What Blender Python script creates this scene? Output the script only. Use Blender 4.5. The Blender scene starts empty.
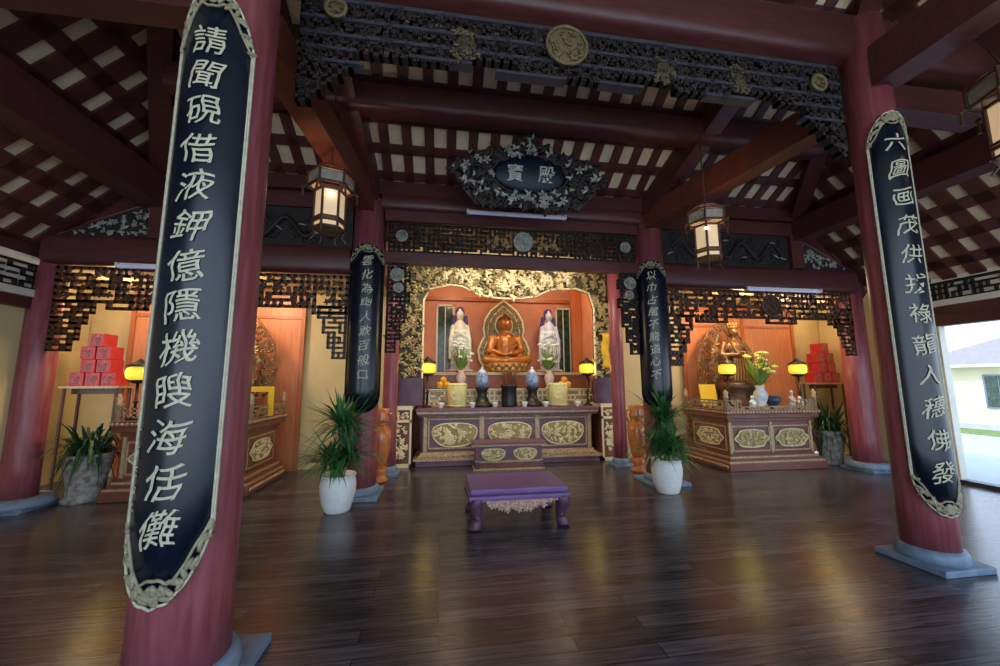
import bpy, bmesh, math, random
from mathutils import Vector, Matrix, Euler
PI = math.pi
C = bpy.context.scene.collection
rnd = random.Random(7)

# ------------------------------------------------------------------ materials
def mat(name, base, rough=.5, metal=0., noise=None, scale=6., stretch=(1,1,1), bump=0., emit=None, es=0., coat=0., spec=.5, bscale=None):
    m = bpy.data.materials.new(name); m.use_nodes = True
    nt = m.node_tree; b = nt.nodes['Principled BSDF']
    b.inputs['Base Color'].default_value = (*base, 1); b.inputs['Roughness'].default_value = rough
    b.inputs['Metallic'].default_value = metal; b.inputs['Coat Weight'].default_value = coat
    b.inputs['Specular IOR Level'].default_value = spec
    if emit:
        b.inputs['Emission Color'].default_value = (*emit, 1); b.inputs['Emission Strength'].default_value = es
    if noise or bump:
        tc = nt.nodes.new('ShaderNodeTexCoord'); mp = nt.nodes.new('ShaderNodeMapping'); mp.inputs['Scale'].default_value = stretch
        nz = nt.nodes.new('ShaderNodeTexNoise'); nz.inputs['Scale'].default_value = scale; nz.inputs['Detail'].default_value = 5
        nt.links.new(tc.outputs['Object'], mp.inputs[0]); nt.links.new(mp.outputs[0], nz.inputs['Vector'])
        if noise:
            rp = nt.nodes.new('ShaderNodeValToRGB')
            rp.color_ramp.elements[0].position = .35; rp.color_ramp.elements[1].position = .68
            rp.color_ramp.elements[0].color = (*base, 1); rp.color_ramp.elements[1].color = (*noise, 1)
            nt.links.new(nz.outputs['Fac'], rp.inputs[0]); nt.links.new(rp.outputs[0], b.inputs['Base Color'])
        if bump:
            src = nz
            if bscale:
                src = nt.nodes.new('ShaderNodeTexNoise'); src.inputs['Scale'].default_value = bscale
                nt.links.new(mp.outputs[0], src.inputs['Vector'])
            bp = nt.nodes.new('ShaderNodeBump'); bp.inputs['Strength'].default_value = bump; bp.inputs['Distance'].default_value = .02
            nt.links.new(src.outputs['Fac'], bp.inputs['Height']); nt.links.new(bp.outputs[0], b.inputs['Normal'])
    return m
M = {}
M['column'] = mat('column_red', (.21,.042,.055), .38, noise=(.31,.085,.10), scale=5, stretch=(6,6,.5), bump=.1, spec=.5)
M['beam'] = mat('beam_maroon', (.066,.016,.016), .42, noise=(.105,.025,.026), scale=4, stretch=(1,6,6))
M['beam_warm'] = mat('beam_orange_brown', (.10,.022,.014), .4, noise=(.15,.036,.020), scale=4, stretch=(6,1,6))
M['rafter'] = mat('rafter_maroon', (.075,.018,.017), .55, noise=(.105,.026,.024), scale=6)
M['tile'] = mat('cream_roof_tile', (.80,.65,.46), .75, noise=(.64,.50,.33), scale=5)
M['stone'] = mat('blue_grey_stone', (.13,.19,.27), .5, noise=(.20,.28,.37), scale=14, bump=.15)
M['cream'] = mat('cream_plaster', (.66,.53,.27), .8, noise=(.60,.47,.23), scale=3)
M['paleframe'] = mat('pale_painted_frame', (.80,.75,.64), .6, noise=(.72,.66,.54), scale=5)
M['orange'] = mat('orange_wood_panel', (.58,.19,.075), .42, noise=(.70,.27,.11), scale=4, stretch=(9,9,.6))
M['orange_trim'] = mat('orange_wood_trim', (.40,.11,.03), .4, noise=(.5,.15,.05), scale=4, stretch=(9,9,.6))
M['black'] = mat('black_lacquer', (.002,.005,.013), .26, noise=(.003,.008,.02), scale=5, spec=.5)
M['ivory'] = mat('ivory_gilt_lettering', (.56,.52,.38), .5, noise=(.42,.38,.26), scale=30)
M['silver'] = mat('pale_gilt', (.40,.39,.33), .4, noise=(.2,.2,.17), scale=20, metal=.2)
M['darkcarve'] = mat('dark_carved_wood', (.017,.012,.012), .55, noise=(.036,.024,.022), scale=18, bump=.2, spec=.3)
M['browncarve'] = mat('brown_carved_wood', (.07,.027,.014), .4, noise=(.12,.05,.022), scale=14)
M['gold'] = mat('gilt_relief', (.36,.28,.12), .38, noise=(.54,.44,.22), scale=26, metal=.35)
M['palegold'] = mat('pale_gold_relief', (.84,.69,.36), .42, noise=(.90,.80,.52), scale=30, metal=.15)
M['goldbrown'] = mat('bronzed_gold', (.34,.17,.045), .36, noise=(.48,.27,.08), scale=12, metal=.4)
M['oldgold'] = mat('old_gold_olive', (.22,.15,.05), .45, noise=(.40,.31,.14), scale=22, metal=.3)
M['buddha'] = mat('amber_lacquer', (.40,.12,.018), .27, noise=(.55,.2,.035), scale=5, metal=.35, coat=.3)
M['altar'] = mat('plum_altar_wood', (.15,.066,.095), .4, noise=(.21,.10,.13), scale=5, stretch=(1,6,6))
M['altarbrown'] = mat('red_brown_altar_wood', (.15,.042,.026), .38, noise=(.23,.075,.045), scale=5, stretch=(1,6,6))
M['altartrim'] = mat('gilt_moulding', (.62,.46,.25), .42, noise=(.34,.19,.10), scale=38, metal=.2)
M['purple'] = mat('purple_lacquer', (.16,.075,.25), .3, noise=(.21,.10,.30), scale=4, stretch=(1,6,6))
M['purpledark'] = mat('dark_plum_lacquer', (.07,.025,.055), .35, noise=(.12,.05,.085), scale=6)
M['whitepot'] = mat('white_ceramic', (.86,.86,.82), .45, noise=(.78,.78,.74), scale=20, bump=.25, bscale=60)
M['stonepot'] = mat('rough_grey_stone', (.42,.38,.33), .8, noise=(.14,.12,.10), scale=16, bump=.5)
M['leaf'] = mat('palm_leaf', (.03,.13,.035), .4, noise=(.07,.22,.06), scale=7)
M['leafdark'] = mat('dark_fern_leaf', (.014,.05,.018), .45, noise=(.03,.085,.028), scale=7)
M['leaflight'] = mat('light_bouquet_leaf', (.16,.30,.05), .5, noise=(.3,.42,.1), scale=9)
M['stem'] = mat('pale_cane', (.32,.30,.17), .6, noise=(.22,.22,.11), scale=10)
M['soil'] = mat('potting_soil', (.02,.013,.009), .95, noise=(.035,.022,.015), scale=20)
M['urn'] = mat('amber_urn_wood', (.46,.13,.035), .22, noise=(.60,.21,.06), scale=4, stretch=(4,4,1), coat=.4)
M['blackmetal'] = mat('black_iron', (.008,.008,.009), .4, noise=(.014,.014,.015), scale=20)
M['bronze'] = mat('dark_bronze', (.03,.024,.022), .35, noise=(.055,.045,.035), scale=12, metal=.5)
M['lampyellow'] = mat('glowing_yellow_shade', (.8,.62,.05), .5, noise=(.85,.7,.08), scale=9, emit=(1,.70,.05), es=.75)
M['lantern'] = mat('lantern_paper', (.7,.55,.36), .6, noise=(.62,.46,.28), scale=14, emit=(1,.66,.36), es=.42)
M['lanternwood'] = mat('lantern_dark_wood', (.06,.024,.014), .4, noise=(.1,.04,.022), scale=12)
M['bulb'] = mat('bulb_glow', (1,.9,.75), .4, noise=(1,.92,.8), emit=(1,.85,.62), es=18)
M['bulbdim'] = mat('unlit_bulb', (.8,.75,.65), .3, noise=(.85,.8,.7))
M['tube'] = mat('unlit_tube_added_glow', (.62,.64,.82), .35, noise=(.66,.68,.86), scale=3, emit=(.6,.65,1), es=.10)  # tube is off; a faint blue glow stands in for its reflections
M['white'] = mat('white_porcelain', (.76,.76,.70), .28, noise=(.68,.69,.62), scale=7)
M['whitegreen'] = mat('jade_tinted_porcelain', (.74,.74,.62), .3, noise=(.60,.66,.45), scale=12)
M['whiteblue'] = mat('blue_tinted_porcelain', (.72,.74,.76), .3, noise=(.45,.53,.66), scale=12)
M['hood'] = mat('indigo_hood', (.05,.045,.18), .4, noise=(.08,.06,.24), scale=9)
M['bluewhite'] = mat('blue_white_porcelain', (.06,.13,.34), .22, noise=(.40,.50,.62), scale=14)
M['pink'] = mat('pinkish_porcelain', (.56,.4,.34), .35, noise=(.66,.52,.45), scale=11)
M['yellowcyl'] = mat('pale_yellow_ceramic', (.72,.62,.20), .4, noise=(.80,.73,.35), scale=9)
M['yellowcloth'] = mat('bright_yellow_cloth', (.82,.47,.012), .6, noise=(.88,.55,.03), scale=5)
M['orangefruit'] = mat('orange_peel', (.78,.36,.02), .45, noise=(.84,.46,.04), scale=20, bump=.1, bscale=90)
M['redbox'] = mat('red_gift_box', (.50,.03,.03), .42, noise=(.62,.055,.05), scale=7)
M['redlabel'] = mat('dull_pink_print', (.55,.24,.24), .5, noise=(.28,.06,.07), scale=25)
M['maroonbox'] = mat('maroon_box', (.17,.03,.03), .5, noise=(.3,.09,.05), scale=28)
M['winglass'] = mat('dark_green_window', (.012,.03,.022), .15, noise=(.06,.10,.06), scale=9)
M['housewall'] = mat('yellow_house_wall', (.80,.72,.46), .85, noise=(.74,.66,.41), scale=1.5)
M['roof'] = mat('grey_brown_roof_tiles', (.30,.25,.23), .8, noise=(.38,.32,.29), scale=3, stretch=(1,8,1))
M['houseblue'] = mat('grey_blue_shutter', (.14,.19,.25), .4, noise=(.2,.26,.32), scale=6)
M['pavement'] = mat('pale_concrete', (.52,.53,.52), .7, noise=(.46,.47,.46), scale=2)
M['grass'] = mat('grass', (.16,.22,.05), .9, noise=(.26,.32,.09), scale=6)
M['threshold'] = mat('dark_threshold', (.03,.03,.04), .4, noise=(.05,.05,.06), scale=8)
M['flowerwhite'] = mat('white_petals', (.8,.8,.7), .6, noise=(.74,.74,.6), scale=9)
M['flowergold'] = mat('yellow_green_petals', (.62,.58,.12), .6, noise=(.74,.66,.22), scale=9)
M['nichewall'] = mat('warm_orange_plaster', (.62,.23,.12), .6, noise=(.70,.29,.16), scale=3)
M['bluecloth'] = mat('navy_bowl_glaze', (.03,.06,.09), .3, noise=(.05,.09,.13), scale=9)

def floor_material():
    m = bpy.data.materials.new('dark_plank_floor'); m.use_nodes = True; nt = m.node_tree; b = nt.nodes['Principled BSDF']; L = nt.links.new
    tc = nt.nodes.new('ShaderNodeTexCoord')
    br = nt.nodes.new('ShaderNodeTexBrick'); br.offset = .37; br.inputs['Scale'].default_value = 1
    br.inputs['Brick Width'].default_value = 1.25; br.inputs['Row Height'].default_value = .125; br.inputs['Mortar Size'].default_value = .0035
    br.inputs['Color1'].default_value = (.036,.031,.036,1); br.inputs['Color2'].default_value = (.092,.080,.088,1); br.inputs['Mortar'].default_value = (.010,.007,.006,1)
    L(tc.outputs['Object'], br.inputs['Vector'])
    mp = nt.nodes.new('ShaderNodeMapping'); mp.inputs['Scale'].default_value = (1.3,26,1); L(tc.outputs['Object'], mp.inputs[0])
    nz = nt.nodes.new('ShaderNodeTexNoise'); nz.inputs['Scale'].default_value = 2.2; nz.inputs['Detail'].default_value = 7; L(mp.outputs[0], nz.inputs['Vector'])
    rp = nt.nodes.new('ShaderNodeValToRGB'); rp.color_ramp.elements[0].position = .3; rp.color_ramp.elements[1].position = .72
    rp.color_ramp.elements[0].color = (.40,.38,.40,1); rp.color_ramp.elements[1].color = (1.7,1.66,1.68,1); L(nz.outputs['Fac'], rp.inputs[0])
    mx = nt.nodes.new('ShaderNodeMix'); mx.data_type = 'RGBA'; mx.blend_type = 'MULTIPLY'; mx.inputs['Factor'].default_value = 1
    L(br.outputs['Color'], mx.inputs[6]); L(rp.outputs[0], mx.inputs[7]); L(mx.outputs[2], b.inputs['Base Color'])
    mr = nt.nodes.new('ShaderNodeMapRange'); mr.inputs['To Min'].default_value = .14; mr.inputs['To Max'].default_value = .30; L(nz.outputs['Fac'], mr.inputs[0]); L(mr.outputs[0], b.inputs['Roughness'])
    bp = nt.nodes.new('ShaderNodeBump'); bp.inputs['Strength'].default_value = .16; bp.inputs['Distance'].default_value = .01
    L(nz.outputs['Fac'], bp.inputs['Height']); L(bp.outputs[0], b.inputs['Normal'])
    return m
M['floor'] = floor_material()

# ------------------------------------------------------------------ mesh builder
BALL = {}
def ball_data(nu, nv):
    if (nu, nv) not in BALL:
        v = [(0,0,-1)]
        for j in range(1, nv):
            a = -PI/2 + PI*j/nv
            for i in range(nu):
                t = 2*PI*i/nu; v.append((math.cos(a)*math.cos(t), math.cos(a)*math.sin(t), math.sin(a)))
        v.append((0,0,1)); f = []
        for i in range(nu): f.append((0, 1+(i+1)%nu, 1+i))
        for j in range(nv-2):
            for i in range(nu):
                a = 1+j*nu+i; b = 1+j*nu+(i+1)%nu; f.append((a, b, b+nu, a+nu))
        k = 1+(nv-2)*nu; n = len(v)-1
        for i in range(nu): f.append((k+i, k+(i+1)%nu, n))
        BALL[(nu,nv)] = (v, f)
    return BALL[(nu,nv)]
class MB:
    def __init__(s): s.v = []; s.f = []; s.sm = []; s.mi = {}; s.cur = 0
    def add(s, vs, fs, smooth=False):
        k = len(s.v); s.v += [tuple(q) for q in vs]
        if s.cur: s.mi.update({len(s.f)+i: s.cur for i in range(len(fs))})
        for f in fs: s.f.append(tuple(i+k for i in f)); s.sm.append(smooth)
        return s
    def box(s, x0, x1, y0, y1, z0, z1, mtx=None):
        vs = [Vector((x,y,z)) for z in (z0,z1) for y in (y0,y1) for x in (x0,x1)]
        if mtx: vs = [mtx@q for q in vs]
        return s.add(vs, [(0,2,3,1),(4,5,7,6),(0,1,5,4),(2,6,7,3),(0,4,6,2),(1,3,7,5)])
    def bar(s, p, q, w, h, up=(0,0,1)):
        p, q = Vector(p), Vector(q); d = (q-p).normalized(); r = d.cross(Vector(up)).normalized(); u = r.cross(d)
        vs = [a+r*w*i+u*h*j for a in (p,q) for j in (-.5,.5) for i in (-.5,.5)]
        return s.add(vs, [(0,1,3,2),(4,6,7,5),(0,4,5,1),(2,3,7,6),(0,2,6,4),(1,5,7,3)])
    def tube(s, pts, r, n=8, close=False, caps=True):
        pts = [Vector(p) for p in pts]; N = len(pts); rr = r if hasattr(r, '__len__') else [r]*N; rings = []
        ref = Vector((.13,.31,.94))
        for i, p in enumerate(pts):
            d = (pts[(i+1)%N]-pts[i-1]) if close else (pts[min(i+1,N-1)]-pts[max(i-1,0)])
            d.normalize(); a = d.cross(ref)
            if a.length < .1: a = d.cross(Vector((1,0,0)))
            a.normalize(); b = d.cross(a)
            rings.append([p+(a*math.cos(2*PI*k/n)+b*math.sin(2*PI*k/n))*rr[i] for k in range(n)])
        vs = [q for R in rings for q in R]; fs = []
        for i in range(N if close else N-1):
            j = (i+1)%N
            for k in range(n): fs.append((i*n+k, i*n+(k+1)%n, j*n+(k+1)%n, j*n+k))
        s.add(vs, fs, True)
        if not close and caps: s.add(rings[0], [tuple(range(n))]); s.add(rings[-1], [tuple(reversed(range(n)))])
        return s
    def lathe(s, prof, c=(0,0,0), n=20, smooth=True, rot=0):
        vs = [(c[0]+r*math.cos(2*PI*k/n+rot), c[1]+r*math.sin(2*PI*k/n+rot), c[2]+z) for r, z in prof for k in range(n)]; fs = []
        for i in range(len(prof)-1):
            for k in range(n): fs.append((i*n+k, i*n+(k+1)%n, (i+1)*n+(k+1)%n, (i+1)*n+k))
        s.add(vs, fs, smooth); k = len(s.v)-len(vs)
        for ring, rv in ((0,True),(len(prof)-1,False)):
            if prof[ring][0] > 1e-4:
                f = [k+ring*n+i for i in range(n)]
                if rv: f.reverse()
                s.f.append(tuple(f)); s.sm.append(False)
        return s
    def ball(s, c, r, rot=None, nu=8, nv=5):
        v, f = ball_data(nu, nv); r = r if hasattr(r, '__len__') else (r,r,r); c = Vector(c)
        if rot is None: vs = [(c[0]+a[0]*r[0], c[1]+a[1]*r[1], c[2]+a[2]*r[2]) for a in v]
        else:
            R = rot if isinstance(rot, Matrix) else Euler(rot).to_matrix()
            vs = [c+R@Vector((a[0]*r[0], a[1]*r[1], a[2]*r[2])) for a in v]
        return s.add(vs, f, True)
    def prism(s, poly, y0, y1):                       # polygon in x,z extruded along y
        n = len(poly)
        s.add([(x,y0,z) for x,z in poly]+[(x,y1,z) for x,z in poly], [tuple(range(n)), tuple(reversed(range(n,2*n)))]+[(i,i+n,(i+1)%n+n,(i+1)%n) for i in range(n)])
        return s
    def strip(s, A, B):                                # ribbon between two polylines
        n = len(A); return s.add(list(A)+list(B), [(i,i+1,n+i+1,n+i) for i in range(n-1)], True)
    def xf(s, m):
        s.v = [tuple(m@Vector(q)) for q in s.v]; return s
    def build(s, name, m, parent=None):
        me = bpy.data.meshes.new(name); me.from_pydata(s.v, [], s.f)
        for q in (m if isinstance(m, (list,tuple)) else [m]): me.materials.append(q)
        for i, q in s.mi.items(): me.polygons[i].material_index = q
        me.polygons.foreach_set('use_smooth', s.sm)
        bm = bmesh.new(); bm.from_mesh(me); bmesh.ops.recalc_face_normals(bm, faces=bm.faces); bm.to_mesh(me); bm.free()
        me.update(); o = bpy.data.objects.new(name, me); C.objects.link(o)
        if parent is not None: o.parent = parent
        return o
def thing(name, label, cat, loc=(0,0,0), rz=0., group=None):
    o = bpy.data.objects.new(name, None); C.objects.link(o); o.location = loc; o.rotation_euler = (0,0,rz); o.empty_display_size = .1
    o['label'] = label; o['category'] = cat
    if group: o['group'] = group
    return o
def tag(o, label, cat, group=None):
    o['label'] = label; o['category'] = cat
    if group: o['group'] = group
    return o
def struct(name, mb, m):
    o = mb.build(name, m); o['kind'] = 'structure'; return o
def bevel(o, w=.01, seg=2):
    b = o.modifiers.new('bevel', 'BEVEL'); b.width = w; b.segments = seg; b.limit_method = 'ANGLE'; return o
def dup(root, loc, rz=None, label=None, group=None):
    r = root.copy(); C.objects.link(r); r.location = loc
    if rz is not None: r.rotation_euler = (0,0,rz)
    if label: r['label'] = label
    if group: r['group'] = group
    for ch in list(root.children):
        c = ch.copy(); C.objects.link(c); c.parent = r
        for g in ch.children:
            d = g.copy(); C.objects.link(d); d.parent = c
    return r

# carved leafage: little petals scattered over a mask in the x,z plane, facing -y
def leafage(mb, mask, x0, x1, z0, z1, n, size, y=0., depth=.02, seed=1, flower=.25):
    R = random.Random(seed); k = 0; tries = 0
    while k < n and tries < n*40:
        tries += 1
        x = R.uniform(x0,x1); z = R.uniform(z0,z1)
        if not mask(x,z): continue
        k += 1; s = size*R.uniform(.6,1.25)
        if R.random() < flower:
            a0 = R.uniform(0,6.28)
            for i in range(5):
                a = a0+i*2*PI/5
                mb.ball((x+math.cos(a)*s*.55, y-depth*.3, z+math.sin(a)*s*.55), (s*.45,depth*.7,s*.26), (0,-a,0), 6, 4)
            mb.ball((x,y-depth*.8,z), (s*.22,depth*.5,s*.22), None, 6, 4)
        else:
            a = R.uniform(0,PI)
            mb.ball((x,y,z), (s,depth*R.uniform(.6,1.2),s*.34), (R.uniform(-.3,.3),a,R.uniform(-.3,.3)), 6, 4)
            mb.ball((x+math.cos(a+.9)*s*.5,y,z-math.sin(a+.9)*s*.5), (s*.6,depth*.8,s*.25), (0,a+.9,0), 6, 4)
    return mb
# fretwork: key-pattern bars on a square lattice inside a mask, in the x,z plane
def fret(mb, mask, x0, x1, z0, z1, cell, w, y0, y1, seed=1, keep=.72):
    R = random.Random(seed); nx = max(1,round((x1-x0)/cell)); nz = max(1,round((z1-z0)/cell)); cx = (x1-x0)/nx; cz = (z1-z0)/nz
    ins = lambda i,j: 0 <= i < nx and 0 <= j < nz and mask(x0+(i+.5)*cx, z0+(j+.5)*cz)
    h = w/2
    for j in range(nz+1):
        for i in range(nx):
            a, b = ins(i,j-1), ins(i,j)
            if (a != b) or (a and b and R.random() < keep):
                mb.box(x0+i*cx-h, x0+(i+1)*cx+h, y0, y1, z0+j*cz-h, z0+j*cz+h)
    for i in range(nx+1):
        for j in range(nz):
            a, b = ins(i-1,j), ins(i,j)
            if (a != b) or (a and b and R.random() < keep*.8):
                mb.box(x0+i*cx-h, x0+i*cx+h, y0, y1, z0+j*cz-h, z0+(j+1)*cz+h)
    return mb
def sculpt(name, prims, m, parent, voxel=.02, smooth=4):
    mb = MB()
    for p in prims:
        if p[0] == 'b': mb.ball(p[1], p[2], p[3] if len(p) > 3 else None, 14, 10)
        else:
            a, b, ra, rb = p[1:5]; a, b = Vector(a), Vector(b); n = 6
            pts = [a.lerp(b,i/n) for i in range(n+1)]; rs = [ra+(rb-ra)*i/n for i in range(n+1)]
            mb.tube(pts, rs, 12); mb.ball(a, ra, None, 12, 8); mb.ball(b, rb, None, 12, 8)
    t = mb.build('tmp', m); r = t.modifiers.new('r','REMESH'); r.mode = 'VOXEL'; r.voxel_size = voxel; r.use_smooth_shade = True
    sm = t.modifiers.new('s','SMOOTH'); sm.iterations = smooth; sm.factor = .5
    dg = bpy.context.evaluated_depsgraph_get(); me = bpy.data.meshes.new_from_object(t.evaluated_get(dg), depsgraph=dg)
    bpy.data.objects.remove(t); me.name = name; me.materials.clear(); me.materials.append(m)
    o = bpy.data.objects.new(name, me); C.objects.link(o)
    if parent is not None: o.parent = parent
    return o
def glyph(ch, size, weight=.012, shear=.12, warp=0):
    cu = bpy.data.curves.new('g','FONT'); cu.body = ch; cu.size = size; cu.align_x = 'CENTER'; cu.align_y = 'CENTER'; cu.offset = weight*size; cu.shear = shear
    t = bpy.data.objects.new('g', cu); C.objects.link(t); bpy.context.view_layer.update()
    dg = bpy.context.evaluated_depsgraph_get(); e = t.evaluated_get(dg); me = e.to_mesh()
    v = [(q.co.x,q.co.y) for q in me.vertices]; f = [tuple(p.vertices) for p in me.polygons]
    e.to_mesh_clear(); bpy.data.objects.remove(t)
    if v:
        mx = (min(a for a,_ in v)+max(a for a,_ in v))/2; my = (min(b for _,b in v)+max(b for _,b in v))/2
        v = [(a-mx,b-my) for a,b in v]
    if v:                                                   # cut into narrow strips so that it bends with the board, and loosen the strokes
        bm = bmesh.new(); vs = [bm.verts.new((a,b,0)) for a,b in v]
        for q in f:
            try: bm.faces.new([vs[i] for i in q])
            except ValueError: pass
        k = -size*.6
        while k < size*.6:
            bmesh.ops.bisect_plane(bm, geom=bm.verts[:]+bm.edges[:]+bm.faces[:], plane_co=(k,0,0), plane_no=(1,0,0)); k += size*.10
        if warp:
            k = -size*.6
            while k < size*.6:
                bmesh.ops.bisect_plane(bm, geom=bm.verts[:]+bm.edges[:]+bm.faces[:], plane_co=(0,k,0), plane_no=(0,1,0)); k += size*.14
        bm.verts.index_update(); v = [(q.co.x,q.co.y) for q in bm.verts]; f = [tuple(w_.index for w_ in q.verts) for q in bm.faces]; bm.free()
        if warp:
            R = random.Random(warp*13+ord(ch)); p1, p2 = R.uniform(0,6.28), R.uniform(0,6.28); h = size
            v = [(a+.05*h*math.sin(b/h*5+p1)+.02*h*math.sin(b/h*13+p2), b+.05*h*math.sin(a/h*5+p2)+.10*a) for a,b in v]
    return v, f

# ------------------------------------------------------------------ setting
struct('floor', MB().box(-6.4,7.6,-3.2,9.3,-.08,0), M['floor'])
struct('trim_1', MB().box(7.6,11.2,-3.2,9.3,-.30,-.06), M['pavement'])          # terrace outside the opening
struct('trim_2', MB().box(7.52,7.68,-3.2,5.0,0,.055), M['threshold'])
# walls
w = MB(); w.box(-6.4,-.97,7.27,7.4,0,4.1).box(3.35,8.9,7.27,7.4,0,4.1).box(-.97,3.35,7.27,7.4,3.78,4.1)
struct('wall_back', w, M['cream'])
struct('wall_back', MB().box(-.97,3.35,9.0,9.1,0,4.1).box(-.97,-.87,7.4,9.0,0,4.1).box(3.25,3.35,7.4,9.0,0,4.1), M['nichewall'])
struct('wall_left', MB().box(-6.4,-5.85,5.6,7.25,0,3.2), M['cream'])
struct('wall_right', MB().box(8.3,8.9,5.85,7.25,0,3.2), M['cream'])
struct('wall_left', MB().box(-5.25,-5.13,-3.2,5.6,0,3.16), M['cream'])
struct('wall_right', MB().box(7.55,7.67,5.0,5.9,0,3.16).box(7.67,8.4,5.78,5.9,0,3.2), M['cream'])
struct('trim_3', MB().box(7.5,7.7,-3.2,5.0,2.50,2.61).box(7.5,7.7,-3.2,5.0,3.09,3.3).box(7.52,7.68,-3.2,5.0,2.32,2.50), M['beam'])
# pale frames over the side walls, with fretwork inside
def wall_frame(n, x, y0, y1, z0, z1, inward, nm):
    a, b = sorted((x, x+inward*.05)); mb = MB()
    mb.box(a,b,y0,y1,z0,z0+.09).box(a,b,y0,y1,z1-.09,z1)
    k = max(1, round((y1-y0)/2.4)); ys = [y0+(y1-y0)*i/k for i in range(k+1)]
    for yy in ys: mb.box(a,b,max(y0,yy-.05),min(y1,yy+.05),z0,z1)
    struct(nm, mb, M['paleframe'])
    fm = MB(); fret(fm, lambda p,q: True, y0+.1, y1-.1, z0+.1, z1-.1, .075, .024, -.02, .02, n, .7)
    fm.xf(Matrix.Translation((x+inward*.02,0,0)) @ Matrix.Rotation(PI/2,4,'Z') )
    struct(nm+'1', fm, M['darkcarve'])
    struct(nm+'2', MB().box(*sorted((x-inward*.03,x-inward*.005)),y0,y1,z0,z1), M['paleframe'])
wall_frame(3, -5.08, -3.1, 5.55, 2.56, 3.06, 1, 'trim_4')
wall_frame(5, 7.54, -3.1, 4.95, 2.62, 3.08, -1, 'trim_5')
struct('trim_6', MB().box(-5.13,-5.05,-3.2,5.45,2.42,2.55).box(-5.13,-5.05,-3.2,5.45,3.07,3.2).box(-5.13,-5.08,3.2,3.32,0,2.4), M['beam'])
struct('trim_7', MB().box(7.54,7.66,4.72,5.0,.05,2.35), M['paleframe'])              # pale door jamb
# orange wood panels of the alcoves
for k, (x0,x1) in enumerate(((-3.9,-2.5),(-5.15,-3.95),(4.95,6.3),(6.32,7.5))):
    struct('trim_%d' % (8+k), MB().box(x0,x1,7.19,7.25,0,2.95), M['orange'])
rails = MB()
for x0, x1 in ((-5.2,-2.45),(4.9,7.55)):
    rails.box(x0,x1,7.17,7.2,2.62,2.67).box(x0,x1,7.17,7.2,2.95,3.05)
    for x in (x0, x1-.06, -3.95 if x0 < 0 else 6.28): rails.box(x,x+.07,7.165,7.2,0,2.95)
struct('trim_12', rails, M['orange_trim'])
# ceilings over alcoves and niche
struct('ceiling', MB().box(-6.4,-.95,5.62,7.25,3.1,3.2), M['cream']); struct('ceiling', MB().box(3.33,8.9,5.62,7.25,3.1,3.2), M['cream'])
struct('ceiling', MB().box(-.97,3.35,5.62,9.1,4.1,4.18), M['rafter'])
struct('trim_13', MB().box(-6.4,-.97,5.62,5.7,3.1,4.5).box(3.35,8.9,5.62,5.7,3.1,4.5).box(-.97,3.35,5.62,5.7,4.05,4.6).box(-.97,-.87,5.7,7.25,3.1,4.1).box(3.25,3.35,5.7,7.25,3.1,4.1), M['beam'])
# windows in the niche back wall
for k, (x0,x1,z0,z1) in enumerate(((-.12,.22,1.72,3.28),(2.78,3.1,1.72,3.27))):
    o = struct('window_%d' % (k+1), MB().box(x0,x1,8.985,8.998,z0,z1), M['winglass'])
    fr = MB().box(x0-.04,x0,8.95,9,z0-.04,z1+.04).box(x1,x1+.04,8.95,9,z0-.04,z1+.04).box(x0-.04,x1+.04,8.95,9,z1,z1+.04).box(x0-.04,x1+.04,8.95,9,z0-.04,z0)
    fr.box((x0+x1)/2-.012,(x0+x1)/2+.012,8.97,9,z0,z1)
    fr.build('window_frame', M['paleframe'], o)
struct('trim_14', MB().box(-.86,-.62,8.5,8.62,0,4.1).box(3.0,3.24,8.5,8.62,0,4.1).box(-.86,3.24,8.9,8.99,3.42,3.5), M['orange_trim'])

# ------------------------------------------------------------------ roof
Z0, S, HL, HR, HM, YE = 4.32, .55, -3.9, 6.1, .6, 5.6
SS = S/HM; RT = 4.1
zr = lambda y: Z0+S*(YE-y)
zl = lambda x: Z0+SS*(x-HL)
zR = lambda x: Z0+SS*(HR-x)
def plane(name, pts, m):
    return struct(name, MB().add(pts, [tuple(range(len(pts)))]), m)
a, b = HL+HM*RT, HR-HM*RT; yr = YE-RT; yf = yr-RT
plane('ceiling', [(HL,YE,Z0),(HR,YE,Z0),(b,yr,zr(yr)),(a,yr,zr(yr))], M['tile'])
plane('ceiling', [(HL,YE,Z0),(a,yr,zl(a)),(HL,yf,Z0),(-5.6,yf,zl(-5.6)),(-5.6,YE,zl(-5.6))], M['tile'])
plane('ceiling', [(HR,YE,Z0),(b,yr,zR(b)),(HR,yf,Z0),(7.9,yf,zR(7.9)),(7.9,YE,zR(7.9))], M['tile'])
plane('ceiling', [(a,yr,zr(yr)),(b,yr,zr(yr)),(HR,yf,Z0),(HL,yf,Z0)], M['tile'])
g = MB(); TH = .035
n = 0; x = HL+.14
def rb(x0,y0,z0,x1,y1,z1,wd,nrm):
    g.bar((x0,y0,z0-TH*.5),(x1,y1,z1-TH*.5), wd, TH, nrm)
nr = Vector((0,S,1)).normalized()
while x < HR:
    t = min(RT,(x-HL)/HM,(HR-x)/HM); rb(x,YE,zr(YE),x,YE-t,zr(YE-t),.125,nr); x += .295
t = .275
while t < RT:
    rb(HL+HM*t,YE-t,zr(YE-t),HR-HM*t,YE-t,zr(YE-t),.13,nr); t += .352
struct('trim_15', g, M['rafter'])
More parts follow.
